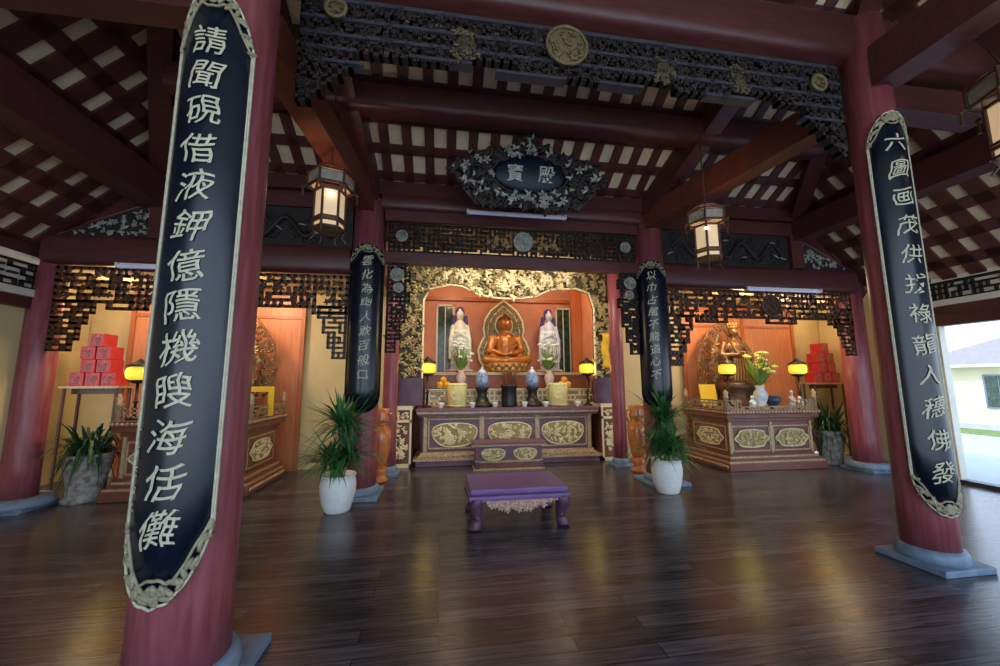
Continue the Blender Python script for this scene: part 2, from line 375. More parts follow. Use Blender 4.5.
for nm, sg in (('trim_16',1),('trim_17',-1)):
    g = MB(); hx = HL if sg > 0 else HR; zz = zl if sg > 0 else zR; nn = Vector((-SS*sg,0,1)).normalized(); xe = -5.5 if sg > 0 else 7.8
    y = YE-.2
    while y > yf:
        t = (YE-y) if y > yr else (y-yf); xi = hx+sg*HM*t
        rb(xe,y,zz(xe),xi,y,zz(xi),.17,nn); y -= .31
    d = -1.5
    while d < RT*HM:
        tt = max(0,d/HM); rb(hx+sg*d,YE-tt,zz(hx+sg*d),hx+sg*d,yf+tt,zz(hx+sg*d),.165,nn); d += .31
    struct(nm, g, M['rafter'])
def roundbeam(p, q, r, rz, name, m=None):                     # lacquered beam with rounded section
    p, q = Vector(p), Vector(q); d = (q-p).normalized(); sd = d.cross(Vector((0,0,1))).normalized(); u = Vector((0,0,1)); vs = []; n = 16
    for e in (p,q):
        for k in range(n):
            a = 2*PI*k/n; cx = math.copysign(abs(math.cos(a))**.55, math.cos(a)); sx = math.copysign(abs(math.sin(a))**.55, math.sin(a))
            vs.append(e+sd*cx*r+u*sx*rz)
    mb = MB(); mb.add(vs, [(k,(k+1)%n,n+(k+1)%n,n+k) for k in range(n)], True); mb.add(vs, [tuple(range(n)), tuple(reversed(range(n,2*n)))])
    return struct(name, mb, m or M['beam'])
# hip rafters, purlins
g = MB()
for hx, sg in ((HL,1),(HR,-1)):
    g.bar((hx-sg*1.3,YE+.02,zl(HL-1.3)-.12),(hx,YE-.05,Z0-.16),.12,.2)
    g.bar((hx,YE,Z0-.11),(hx+sg*HM*RT,yr,zr(yr)-.11),.2,.2)
struct('trim_18', g, M['beam'])
for k, x in enumerate((-1.05,3.22)): struct('trim_%d' % (33+k), MB().bar((x,5.55,zr(5.55)-.2),(x+(-.18 if x < 0 else .45),2.9,zr(2.9)-.2),.24,.34), M['beam'])
roundbeam((-3.0,4.30,zr(4.30)-.22),(5.2,4.30,zr(4.30)-.22),.15,.17,'trim_19')
struct('trim_20', MB().bar((HL+.08,5.5,Z0-.30),(HL+.08,-2.4,Z0-.30),.30,.42), M['beam'])
struct('trim_21', MB().bar((HR-.08,5.5,Z0-.28),(HR-.08,-2.4,Z0-.28),.28,.36), M['beam'])
# tie beams of the rear row
roundbeam((-5.0,5.5,3.2),(-1.3,5.5,3.2),.12,.19,'trim_22')
roundbeam((3.4,5.5,3.19),(7.05,5.5,3.19),.12,.19,'trim_23')
struct('trim_32', MB().box(-3.9,6.1,5.38,5.6,4.20,4.40), M['beam'])
struct('trim_24', MB().box(-4.0,-1.3,5.42,5.58,3.95,4.17).box(3.4,6.2,5.42,5.58,3.95,4.17).box(-3.85,-3.62,5.4,5.56,3.38,3.96).box(5.82,6.05,5.4,5.56,3.38,3.96), M['beam'])
roundbeam((-.9,5.5,4.12),(3.1,5.5,4.12),.12,.13,'trim_25')
struct('trim_26', MB().box(-.85,3.05,5.44,5.56,3.83,3.99).box(-.85,3.05,5.44,5.56,3.20,3.36), M['beam'])
# beams along the aisle columns and the front row
struct('trim_27', MB().bar((3.24,5.4,4.06),(3.93,3.1,4.24),.24,.34), M['beam_warm'])
struct('trim_28', MB().bar((-1.1,5.4,4.06),(-1.42,2.9,4.22),.24,.34), M['beam_warm'])
roundbeam((-6.0,2.88,4.86),(8.3,2.88,4.86),.16,.24,'trim_29')
struct('trim_30', MB().box(4.25,5.45,2.76,2.98,4.12,4.38).box(-3.8,-1.75,2.7,2.9,4.16,4.42), M['beam'])
struct('trim_31', MB().bar((4.05,2.66,4.42),(4.05,-2.5,4.42),.26,.40).bar((-1.5,2.45,4.55),(-1.5,-2.5,4.55),.26,.40), M['beam'])

# ------------------------------------------------------------------ columns
def column(x, y, R, h, half, label, group, z_rot=0, rr=None):
    t = thing('column', label, 'column', (x,y,0), z_rot, group); rr = rr or R*1.22
    MB().lathe([(R*1.02,.12),(R,.5),(R,h*.5),(R*.96,h)], n=36).build('shaft', M['column'], t)
    MB().lathe([(rr,.04),(rr*1.03,.075),(rr,.115),(rr*.93,.14),(R*1.0,.145)], n=36).build('base_ring', M['stone'], t)
    bevel(MB().box(-half,half,-half,half,0,.05).build('plinth', M['stone'], t), .008)
    return t
gi = 'red lacquered hall columns'
column(-1.275,2.30,.213,5.0,.31,'thickest and nearest red column, carrying the largest black couplet board', gi)
column(4.05,2.80,.176,5.0,.245,'red column on blue-grey stone base beside the bright open doorway, carrying a couplet board', gi)
column(-1.08,5.5,.215,4.12,.29,'red column behind left white palm pot, black board on its upper half', gi)
column(3.27,5.5,.205,4.12,.29,'red column behind right white palm pot, black board on its upper half', gi)
column(-5.04,5.6,.168,3.2,.26,'plain red column at far left against the cream wall panel', gi, 0, .33)
column(7.16,5.66,.19,3.2,.26,'plain red column at far right beside the right stone planter', gi, 0, .30)
gi2 = 'slim columns beside the gilt altar arch'
column(-.86,6.66,.12,4.05,.18,'slim red column left of the main altar, behind the left amber urn', gi2)
column(3.2,6.66,.12,4.05,.18,'slim red column right of the main altar, behind the right amber urn', gi2)

# ------------------------------------------------------------------ couplet boards
M['scroll'] = mat('dull_gilt_scroll', (.34,.30,.19), .5, noise=(.20,.17,.10), scale=30)
def couplet(cx, cy, R, zb, zt, face, chars, label, half=1.08, csz=.26, drop=.34, small=None, coff=0., ztop_gap=.30, zbot_gap=.34, plain=False):
    t = thing('couplet_board', label, 'couplet board', (cx,cy,0), face, 'black couplet boards on columns')
    r = R+.026
    def pos(u, z, dr=0.):                                   # u: angle
        return (math.sin(u)*(r+dr), -math.cos(u)*(r+dr), z)
    def edge(u):                                            # scalloped outline, 0..1 of the drop at angle u
        q = abs(u)/half
        return min(1, .86*q**2.1+.14*q**8+.035*math.sin(min(1,q)*PI*3.5)**2*(1-q))
    N = 36; us = [-half+2*half*i/N for i in range(N+1)]
    p = MB(); nz = 8
    grid = []
    for j in range(nz+1):
        row = []
        for u in us:
            lo = zb+drop*edge(u); hi = zt-drop*edge(u); row.append(pos(u, lo+(hi-lo)*j/nz))
        grid += row
    fs = [(j*(N+1)+i, j*(N+1)+i+1, (j+1)*(N+1)+i+1, (j+1)*(N+1)+i) for j in range(nz) for i in range(N)]
    p.add(grid, fs, True)
    o = p.build('board_panel', M['black'], t); so = o.modifiers.new('s','SOLIDIFY'); so.thickness = .018; so.offset = -1
    outer = [pos(u, zb+drop*edge(u), .004) for u in us]+[pos(u, zt-drop*edge(u), .004) for u in reversed(us)]
    MB().tube(outer, .007 if not plain else .005, 6, close=True).build('border', M['ivory' if not plain else 'darkcarve'], t)
    if not plain:
        for sg in (-1,1): MB().tube([pos(sg*half*.955, z, .003) for z in (zb+drop*1.02, zt-drop*1.02)], .006, 6).build('side_line', M['ivory'], t)
    uin = .88*half; sl = [pos(uin, z, .002) for z in (zb+drop*1.05, zt-drop*1.05)]; sr = [pos(-uin, z, .002) for z in (zb+drop*1.05, zt-drop*1.05)]
    # scroll ornament inside the top and bottom outline
    for sgn, nm in ((1,'top_scroll'),(-1,'bottom_scroll')):
        if plain and sgn < 0: continue
        s_ = MB(); R_ = random.Random(sgn+9)
        base = zt if sgn > 0 else zb
        for i in range(34):
            u = -half*.95+2*half*.95*i/33; z = base-sgn*(drop*edge(u)+.045)
            a = R_.uniform(0,PI); c = pos(u, z-sgn*.025*math.sin(i*1.7), .006)
            s_.ball(c, (.034,.010,.013), Matrix.Rotation(u,3,'Z') @ Matrix.Rotation(a,3,'Y'), 6, 4)
        inner = [pos(u, base-sgn*(drop*edge(u)*.92+.10+.02*math.cos(u/half*9)), .003) for u in us[1:-1]]
        s_.tube(inner, .008, 5)
        for k in range(9):
            a = k*2*PI/9; s_.ball(pos(.11*math.cos(a), base-sgn*(.062)+.022*math.sin(a), .006), (.026,.010,.015), Matrix.Rotation(a,3,'Y'), 6, 4)
        s_.build(nm, M['scroll'], t)
    z1 = zt-ztop_gap; z0 = zb+zbot_gap; n = len(chars)
    for i, ch in enumerate(chars):
        v, f = glyph(ch, csz, .004, .10, i+1); zc = z1-(z1-z0)*i/(n-1)
        mb = MB(); mb.add([pos(coff+a/r, zc+b*1.0, .007) for a,b in v], f); mb.build('character', M['ivory'], t)
    if small:
        side, z_, txt = small; mb = MB()
        for i, ch in enumerate(txt):
            v, f = glyph(ch, .075, .01, .1); mb.add([pos(side+a/r, z_-.085*i+b, .005) for a,b in v], f)
        mb.build('small_inscription', M['ivory'], t)
    return t
couplet(-1.275,2.30,.213,.49,3.68,math.radians(-1),'請聞硯借液鉀億隱機瞍海佸儺','black couplet board with thirteen pale characters, on the nearest and thickest red column',.88,.175,.34,(-.78,1.25,'丁酉年仲冬'),.0,.33,.34)
couplet(4.05,2.80,.176,.42,3.93,math.radians(-15),'六圖画茂供拔祿龍入穗佛發','black couplet board with twelve pale characters, on the column beside the open doorway',.97,.18,.28,None,.02,.30,.34)
couplet(-1.08,5.5,.215,1.1,3.40,math.radians(10),'雲化為幽人敢百般口','narrow black couplet board on the column behind the palm nearest the left side altar',1.15,.15,.20,None,.0,.24,.5,True)
couplet(3.27,5.5,.205,1.1,3.36,math.radians(-27),'以巾占風不龍道心不','narrow black couplet board on the column behind the palm nearest the right side altar',1.15,.15,.20,None,.0,.24,.5,True)

# ------------------------------------------------------------------ carved friezes
def medallion(name, r, y, cx, cz, m, parent, seed=1):
    mb = MB(); mb.tube([(cx+r*math.cos(a),y-.02,cz+r*math.sin(a)) for a in [2*PI*k/24 for k in range(24)]], .016, 6, close=True)
    poly = [(cx+r*math.cos(2*PI*k/24), cz+r*math.sin(2*PI*k/24)) for k in range(24)]; mb.prism(poly, y-.012, y+.012)
    leafage(mb, lambda x,z: (x-cx)**2+(z-cz)**2 < (r*.85)**2, cx-r,cx+r,cz-r,cz+r, 26, r*.2, y-.022, .014, seed, .3)
    return mb.build(name, m, parent)
M['dimgold'] = mat('dim_bronze_gold', (.10,.07,.028), .5, noise=(.20,.15,.07), scale=60, bump=.3)
# front frieze between the foreground columns
t = thing('carved_frieze', 'long dark openwork frieze with large bronze-gold centre medallion between the two nearest columns', 'carved frieze', (1.3,2.85,4.52), 0)
x0, x1 = -2.42, 2.44
def fmask(x,z):
    if z > -.33: return True
    d = min(x-x0, x1-x)
    if d < .34: return z > -.56-.40*(1-d/.34)
    if d < .7: return z > -.44
    k = abs(x+.28)
    return z > -.47 if (k < .42 or 1.0 < k < 1.5) else z > -.36
fret(MB(), fmask, x0,x1,-1.05,0,.075,.028,-.04,.03,11,.78).build('fretwork', M['darkcarve'], t)
mb = MB(); leafage(mb, lambda x,z: fmask(x,z) and z < -.04, x0,x1,-1.0,-.04, 800, .036, -.045, .014, 5, .3); mb.build('carved_leaves', M['darkcarve'], t)
mb = MB().box(x0,x1,-.05,.04,-.035,0)
for i, z in enumerate((-.19,-.33)):
    mb.box(x0,x1,-.055,.035,z-.014,z+.014)
for xa, xb, z in ((-2.4,-2.0,-.45),(-2.35,-1.95,-.56),(-1.6,-1.1,-.44),(-.9,-.3,-.48),(0,.4,-.47),(1.0,1.5,-.46),(1.9,2.4,-.45),(2.0,2.42,-.58)): mb.box(xa,xb,-.055,.035,z-.013,z+.013)
mb.build('rails', mat('slate_rail', (.035,.034,.045), .4, noise=(.055,.053,.07), scale=8), t)
medallion('centre_medallion', .175, -.07, -.30,-.20, M['dimgold'], t, 3)['label'] = 'round gilt centre medallion'
for xx, zz in ((-2.16,-.14),(2.16,-.24)): medallion('end_medallion', .075, -.07, xx, zz, M['dimgold'], t, 4)
ga = mat('dim_gilt', (.055,.04,.02), .45, noise=(.09,.07,.03), scale=20)
for xx in (-1.15,.62,1.35): leafage(MB().ball((xx,-.03,-.28),(.1,.03,.13)), lambda x,z: True, xx-.1,xx+.1,-.42,-.15, 14, .05, -.06, .014, int(xx*10)+40, .2).build('gilt_accent', ga, t)
# centre frieze and its hanging side strips
t = thing('carved_frieze', 'dark lattice frieze with round medallions hanging in front of the main altar', 'carved frieze', (1.12,5.5,3.8), 0)
x0, x1 = -1.91, 1.89
fret(MB(), lambda x,z: True, x0,x1,-.42,0,.07,.026,-.04,.03,21,.8).build('top_panel', M['darkcarve'], t)
for sx in (-1,1):
    def dm(x,z,sx=sx):
        d = (x-x0) if sx < 0 else (x1-x); wv = .27 if z > -1.25 else .27-.16*((-1.25-z)/.6); return d < wv+.015*math.sin(z*22)
    xa, xb = (x0, x0+.3) if sx < 0 else (x1-.3, x1)
    sd = fret(MB(), dm, xa,xb,-1.88,-.42,.06,.026,-.03,.03,22+sx,.82)
    leafage(sd, dm, xa,xb,-1.85,-.45, 90, .04, -.03, .014, 61+sx, .3)
    sd.build('side_drop', M['darkcarve'], t)
    cx = x0+.13 if sx < 0 else x1-.13
    medallion('medallion', .085, -.05, cx, -.78, M['silver'], t, 7); medallion('medallion', .06, -.05, cx-.02*sx, -.97, M['silver'], t, 8)
    medallion('medallion', .075, -.05, cx-sx*.05, -.2, M['silver'], t, 9)
medallion('medallion', .14, -.055, .06, -.20, M['silver'], t, 10)
mb = MB(); leafage(mb, lambda x,z: abs(x-.06) > .16, -.5,.62,-.3,-.1, 40, .045, -.05, .014, 13, .2); mb.build('gilt_leaves', M['oldgold'], t)
mb = MB(); leafage(mb, lambda x,z: abs(x) > .7, x0,x1,-.38,-.04, 120, .045, -.045, .014, 14, .2); mb.build('carved_leaves', M['darkcarve'], t)
# aisle friezes
def aisle_frieze(xa, xb, label, seed, ld, rd):
    cx = (xa+xb)/2; t = thing('carved_frieze', label, 'carved frieze', (cx,5.5,2.97), 0); x0, x1 = xa-cx, xb-cx
    def top(x,z): return z > -.44 - .06*(math.sin(x*5)>.3)
    mb = fret(MB(), top, x0,x1,-.52,0,.085,.036,-.03,.03,seed,.66); leafage(mb, lambda x,z: True, x0,x1,-.42,-.03, 150, .05, -.03, .016, seed+3, .3); mb.build('fretwork', M['browncarve'], t)
    for sx, (wd,dp) in ((-1,ld),(1,rd)):
        def dm(x,z,sx=sx,wd=wd,dp=dp):
            d = (x-x0) if sx < 0 else (x1-x); k = (-.44-z)/dp; return d < wd*(1-.75*math.floor(max(0,k)*4)/4)
        a_, b_ = (x0,x0+wd) if sx < 0 else (x1-wd,x1)
        fret(MB(), dm, a_,b_,-.44-dp,-.44,.07,.03,-.03,.03,seed+7+sx,.72).build('corner_drop', M['browncarve'], t)
    medallion('medallion', .17, -.05, .12, -.24, M['browncarve'], t, seed)
    return t
aisle_frieze(-4.85,-1.345,'brown openwork frieze above the left side altar, stepped drops at its ends',31,(.42,.62),(.36,.7))
aisle_frieze(3.53,6.95,'brown openwork frieze above the right side altar, stepped drops at its ends',37,(.40,.78),(.32,.6))
# carved panels over the side tie beams
def carved_panel(xa, xb, label, seed):
    cx = (xa+xb)/2; t = thing('wood_carving', label, 'carving', (cx,5.5,3.38), 0); h = (xb-xa)/2
    MB().box(-h,h,-.03,.05,.0,.57).build('back_board', M['darkcarve'], t)
    mb = MB(); leafage(mb, lambda x,z: abs(x) < h-.08, -h,h,.06,.5, 110, .06, -.035, .02, seed, .15)
    mb.tube([(-h+.15+(2*h-.3)*i/30, -.05, .28+.14*math.sin(i*.75)) for i in range(31)], [.02+.02*math.sin(PI*i/30) for i in range(31)], 6)
    mb.cur = 1; R = random.Random(seed)
    for i in range(9): mb.ball((R.uniform(-h+.1,h-.1),-.065,R.uniform(.15,.45)), (.07,.01,.012), (0,R.uniform(-.6,.6),0), 6, 4)  # pale streaks painting highlights onto the dark relief
    mb.build('dragon_relief', [M['darkcarve'],M['silver']], t)
carved_panel(-3.62,-1.3,'dark carved panel with scrolling relief above the left tie beam behind left lantern',51)
carved_panel(3.48,5.82,'dark carved panel with scrolling relief above the right tie beam behind right lantern',52)
def tri_panel(xa, xb, label, seed):
    t = thing('wood_carving', label, 'carving', (xa,5.48,3.38), 0); d = xb-xa; MB().tube([(0,-.04,0),(d,-.04,0),(0,-.04,.52)], .02, 6, close=True).build('edge_moulding', M['beam'], t); s = 1 if d > 0 else -1
    poly = [(0,0),(d,0),(0,.52)]; mb = MB().prism(poly, -.03, .03); mb.cur = 1; leafage(mb, lambda x,z: 0 < x*s and z < .45*(1-x/d), min(0,d),max(0,d),.03,.5, 40, .05, -.035, .016, seed, .2); mb.build('carved_board', [M['darkcarve'],M['silver']], t)
tri_panel(6.05,7.02,'small triangular carved panel under the sloping roof at far right',53)
tri_panel(-3.85,-4.9,'small triangular carved panel under the sloping roof at far left',54)

# ------------------------------------------------------------------ name plaque
t = thing('name_plaque', 'dark cloud-shaped plaque of carved leaves and two characters high over the altar', 'plaque', (1.08,4.62,3.76), 0)
def pm(x,z):
    k = abs(x)
    if z < 0 or z > 1.15: return False
    top = .76+.26*math.exp(-(k/.30)**2) if k < .8 else .80-.75*(k-.8)
    return z < top and k < .70+.62*min(1,z/.62) and not (k/.58)**2+((z-.46)/.29)**2 < 1
poly = [(-.8,0),(.8,0),(1.12,.34),(1.05,.62),(.75,.78),(.3,.85),(0,.98),(-.3,.85),(-.75,.78),(-1.05,.62),(-1.12,.34)]
tl = Matrix.Rotation(math.radians(14),4,'X')
tl = tl @ Matrix.Scale(.86,4)
MB().tube([(-.5,.2,.8),(-.5,.35,1.18)], .012, 6).tube([(.5,.2,.8),(.5,.35,1.18)], .012, 6).build('hanger_rod', M['blackmetal'], t)
MB().prism(poly, .0, .05).xf(tl).build('back_board', M['darkcarve'], t)
mb = MB(); leafage(mb, pm, -1.3,1.3,0,1.15, 230, .105, -.02, .055, 71, .25); mb.cur = 1
leafage(mb, pm, -1.3,1.3,0,1.15, 62, .062, -.085, .03, 72, .25); mb.xf(tl).build('carved_leaves', [M['darkcarve'],M['silver']], t)  # silver leaf tips that also paint in the highlights
mb = MB(); mb.ball((0,-.03,.46), (.56,.06,.27), None, 28, 10)
mb.xf(tl).build('oval_field', mat('navy_lacquer', (.003,.005,.014), .4, noise=(.005,.008,.02), scale=6, spec=.25), t)
mb = MB(); mb.tube([(.58*math.cos(2*PI*k/40),-.05,.46+.29*math.sin(2*PI*k/40)) for k in range(40)], .018, 6, close=True)
mb.xf(tl).build('oval_rim', M['darkcarve'], t)
for xx, ch in ((-.24,'寶'),(.24,'殿')):
    v, f = glyph(ch, .26, .012, 0); MB().add([(xx+a,-.098,.47+b) for a,b in v], f).xf(tl).build('character', M['silver'], t)
mb = MB(); leafage(mb, lambda x,z: (x/.36)**2+((z-.1)/.12)**2 < 1, -.4,.4,0,.24, 26, .05, -.10, .03, 73, .5); mb.xf(tl).build('lotus_crest', M['silver'], t)

# fluorescent tubes
def tube_light(xa, xb, y, z, label):
    t = thing('tube_light', label, 'tube light', ((xa+xb)/2,y,z), 0, 'fluorescent tube lights'); h = (xb-xa)/2
    MB().box(-h,h,-.01,.05,.0,.035).build('housing', M['paleframe'], t)
    MB().tube([(-h+.03,-.02,-.012),(h-.03,-.02,-.012)], .026, 10).build('tube', M['tube'], t)
    MB().box(-h,-h+.03,-.05,.04,-.03,.03).box(h-.03,h,-.05,.04,-.03,.03).build('end_caps', M['paleframe'], t)
tube_light(.32,1.84,5.36,3.99,'long unlit fluorescent tube right below the name plaque')
tube_light(4.83,6.22,5.35,2.98,'unlit fluorescent tube on the beam above the right side altar')
tube_light(-4.1,-2.7,5.35,2.98,'unlit fluorescent tube above the left side altar, half hidden by the column')

# ------------------------------------------------------------------ hanging lanterns
def lantern(x, y, z, label, rod, sc=1., rz=.3):
    t = thing('hanging_lantern', label, 'lantern', (x,y,z), rz, 'hexagonal hanging lanterns'); N = 6
    P = lambda r, k: (r*sc*math.cos(2*PI*k/N), r*sc*math.sin(2*PI*k/N))
    fr = MB()
    for k in range(N):
        a, b = P(.15,k), P(.15,k+1)
        fr.tube([(*a,.10*sc),(*a,.52*sc)], .014*sc, 6)
        for z_ in (.10,.17,.20,.50): fr.bar((*a,z_*sc),(*b,z_*sc),.022*sc,.022*sc)
        a2, b2 = P(.225,k), P(.225,k+1)
        for z_ in (.54,.68): fr.bar((*a2,z_*sc),(*b2,z_*sc),.02*sc,.02*sc)
        fr.tube([(*a2,.53*sc),(*a2,.70*sc)], .012*sc, 6)
        fr.tube([(*a,.5*sc),(*P(.20,k),.515*sc),(*a2,.54*sc),(*P(.26,k),.53*sc)], .012*sc, 6)
        fr.tube([(*a2,.69*sc),(*P(.10,k),.78*sc),(0,0,.82*sc)], .010*sc, 5)
        fr.tube([(*a,.10*sc),(*P(.13,k),.03*sc),(*P(.17,k),-.02*sc)], .010*sc, 5)
    fr.lathe([(.17*sc,.095*sc),(.17*sc,.105*sc)], n=6, smooth=False)
    fr.build('frame', M['lanternwood'], t)
    for k in range(N):
        a, b = P(.142,k), P(.142,k+1)
        MB().add([(*a,.21*sc),(*b,.21*sc),(*b,.49*sc),(*a,.49*sc)], [(0,1,2,3)]).build('pane', M['lantern'], t)
        MB().add([(*a,.115*sc),(*b,.115*sc),(*b,.165*sc),(*a,.165*sc)], [(0,1,2,3)]).build('lower_pane', M['lantern'], t)
        a, b = P(.218,k), P(.218,k+1)
        MB().add([(*a,.56*sc),(*b,.56*sc),(*b,.66*sc),(*a,.66*sc)], [(0,1,2,3)]).build('crown_pane', M['crown'], t)
    MB().tube([(0,0,.80*sc),(0,0,rod)], .010, 6).build('hanging_rod', M['lanternwood'], t)
    d = Vector((-x,-y,0)).normalized(); d.rotate(Euler((0,0,-rz)))
    MB().ball((d.x*.155*sc,d.y*.155*sc,.44*sc), .018*sc, None, 10, 8).build('bulb', M['bulb'], t)
    for k in range(N):
        MB().tube([(*P(.26,k),.53*sc),(*P(.262,k),.42*sc)], [.006*sc,.014*sc], 5).ball((*P(.26,k),.52*sc), .02*sc, None, 6, 5).build('tassel', M['browncarve'], t)
    return t
M['crown'] = mat('dim_crown_glass', (.34,.30,.24), .5, noise=(.22,.19,.15), scale=16)
lantern(-1.19,4.0,2.97,'lit hexagonal lantern hanging left of centre, before the left carved panel',1.6)
lantern(3.15,4.0,2.86,'lit hexagonal lantern hanging right of centre, before the right carved panel',1.72,.98,.9)
lantern(4.66,2.2,3.22,'lantern cut off by the right picture edge, near the right foreground column',1.6,1.15,.2)

# ------------------------------------------------------------------ main altar
def bowl_poly(w, h, n=24, flat=.42):
    pts = []
    for k in range(n):
        a = 2*PI*k/n; c, s = math.cos(a), math.sin(a)
        pts.append((w*math.copysign(abs(c)**.75,c), h*(s*(flat*1.1) if s > 0 else s)))
    return pts
def cartouche(name, w, h, cx, cz, y, parent, kind='bowl', seed=1, rotm=None, m='palegold'):
    mb = MB(); poly = bowl_poly(w,h) if kind == 'bowl' else [(w*math.copysign(abs(math.cos(a))**.7,math.cos(a))*(1+.10*math.cos(6*a)), h*math.sin(a)) for a in [2*PI*k/32 for k in range(32)]]
    poly = [(cx+a,cz+b) for a,b in poly]
    mb.tube([(a,y-.016,b) for a,b in poly], .014, 5, close=True)
    def msk(x,z):
        dx, dz = (x-cx)/(w*.9), (z-cz)/(h*.86 if (kind != 'bowl' or z < cz) else h*.38)
        return dx*dx+dz*dz < 1
    leafage(mb, msk, cx-w,cx+w,cz-h,cz+h, 56, h*.17, y-.024, .022, seed, .35)
    gd = MB(); gd.prism(poly, y-.012, y+.004)
    if rotm: mb.xf(rotm); gd.xf(rotm)
    gd.build('relief_ground', M['reliefdark'], parent)
    return mb.build(name, M[m], parent)
M['reliefdark'] = mat('shaded_gilt_ground', (.36,.26,.09), .5, noise=(.46,.34,.13), scale=20)
t = thing('main_altar', 'wide plum altar with three gilt bowl-shaped reliefs, centre of the hall', 'altar', (1.27,7.1,0), 0)
W = 1.73
bevel(MB().box(-1.62,1.62,.12,.88,.22,.90).build('body', M['altar'], t), .006)
bevel(MB().box(-W,W,0,.91,.96,1.02).box(-W+.03,W-.03,.03,.90,.88,.925).build('top', M['altar'], t), .01)
mb = MB().box(-W+.015,W-.015,.012,.90,.925,.96)
for i in range(58): mb.ball((-1.6+3.2*i/57,.105,.865), (.028,.02,.026), None, 6, 4)
mb.box(-1.62,1.62,.1,.14,.885,.90).build('top_moulding', M['altartrim'], t)
bevel(MB().box(-1.72,1.72,.0,.90,0,.10).build('base_step', M['altar'], t), .012)
mb = MB().box(-1.76,1.76,-.02,.90,.10,.14).box(-1.68,1.68,.04,.89,.14,.19).box(-1.64,1.64,.09,.88,.19,.235)
for i in range(46): mb.ball((-1.62+3.24*i/45,.04,.165), (.035,.02,.022), None, 6, 4)
mb.build('base_moulding', M['altartrim'], t)
fr = MB()
for xa, xb in ((-1.5,-.56),(-.5,.5),(.56,1.5)):
    for z in (.30,.82): fr.box(xa,xb,.10,.125,z-.012,z+.012)
    for x in (xa,xb): fr.box(x-.012,x+.012,.10,.125,.30,.82)
for x in (-1.56,-.53,.53,1.56): fr.box(x-.03,x+.03,.095,.125,.24,.88)
fr.build('panel_frame', M['altartrim'], t)
for i, xx in enumerate((-1.03,0,1.03)): cartouche('gilt_relief', .41,.29,xx,.61,.115,t,'bowl',80+i)
# side cabinets
def side_cabinet(x0, x1, label, s):
    t = thing('side_cabinet', label, 'cabinet', ((x0+x1)/2,7.12,0), 0, 'narrow gilt cabinets flanking the main altar'); h = (x1-x0)/2
    MB().box(-h,h,.02,.55,0,1.0).build('body', M['altarbrown'], t)
    mb = MB().box(-h-.01,h+.01,0,.56,1.0,1.07).box(-h,h,.0,.03,0,.06).box(-h,-h+.035,0,.03,0,1.0).box(h-.035,h,0,.03,0,1.0).box(-h,h,0,.03,.78,.83)
    mb.build('gilt_frame', M['palegold'], t)
    mb = MB(); leafage(mb, lambda x,z: (x/(h*.75))**2+((z-.44)/.30)**2 < 1, -h,h,.1,.78, 50, .05, .005, .014, 90+s, .3)
    mb.build('gilt_relief', M['palegold'], t)
    mb = MB(); leafage(mb, lambda x,z: True, -h*.7,h*.7,.86,.96, 16, .04, .005, .012, 95+s, .3); mb.build('upper_relief', M['palegold'], t)
side_cabinet(-.99,-.53,'narrow gilt cabinet between left amber urn and the main altar',1)
side_cabinet(3.06,3.5,'narrow gilt cabinet between the main altar and right amber urn',2)
# low step table in front of the altar
t = thing('step_table', 'low plum offering bench with two small gilt reliefs against the main altar', 'bench', (1.17,6.68,0), 0)
bevel(MB().box(-.64,.64,-.02,.38,.42,.465).build('top', M['altar'], t), .008)
MB().box(-.65,.65,-.025,.38,.40,.42).box(-.60,.60,.015,.36,.12,.15).box(-.62,.62,0,.36,0,.025).build('gilt_moulding', M['altartrim'], t)
MB().box(-.58,.58,.03,.35,.12,.40).build('body', M['altar'], t)
MB().box(-.56,.56,.02,.35,.03,.12).build('plinth', M['altarbrown'], t)
for x in (-.58,.54): [MB().box(x,x+.06,y_,y_+.06,.02,.14).build('foot', M['purpledark'], t) for y_ in (0,.28)]
for xx in (-.28,.28): cartouche('gilt_relief', .2,.13,xx,.29,.025,t,'bowl',int(99+xx*10))
# kneeling / offering table
t = thing('offering_table', 'low purple lacquered table with gilt carved apron alone on the floor', 'table', (.82,4.06,0), 0)
bevel(MB().box(-.52,.52,.0,.70,.345,.40).build('table_top', M['purple'], t), .014, 3)
bevel(MB().box(-.535,.535,-.02,.72,.285,.335).build('apron_rail', M['purple'], t), .012, 3)
MB().box(-.5,.5,.02,.68,.33,.35).build('waist', M['purpledark'], t)
mb = MB()
ap = lambda x: .175+.115*(abs(x)/.42)**2
leafage(mb, lambda x,z: z > ap(x), -.42,.42,.17,.30, 120, .036, .0, .014, 101, .3)
mb.prism([(-.43,.295)]+[(-.43+.86*i/16, ap(-.43+.86*i/16)+.012) for i in range(17)]+[(.43,.295)], .004, .02); mb.build('gilt_apron', mat('antique_pink_gilt', (.66,.48,.34), .45, noise=(.40,.22,.19), scale=40, metal=.2), t)
for sx in (-1,1):
    for yy in (.03,.66):
        mb = MB(); pr = [(.0,.30),(.015,.25),(.0,.19),(-.02,.13),(-.018,.08),(.0,.05),(.008,.02)]
        mb.tube([(sx*(.455+a), yy, z) for a,z in pr], [.07,.078,.068,.052,.05,.058,.06], 10); mb.ball((sx*.475,yy,.025), (.068,.065,.025), None, 10, 6); mb.ball((sx*.44,yy-.035,.12),(.03,.02,.03),None,8,5)
        mb.build('leg', M['purpledark'] , t)

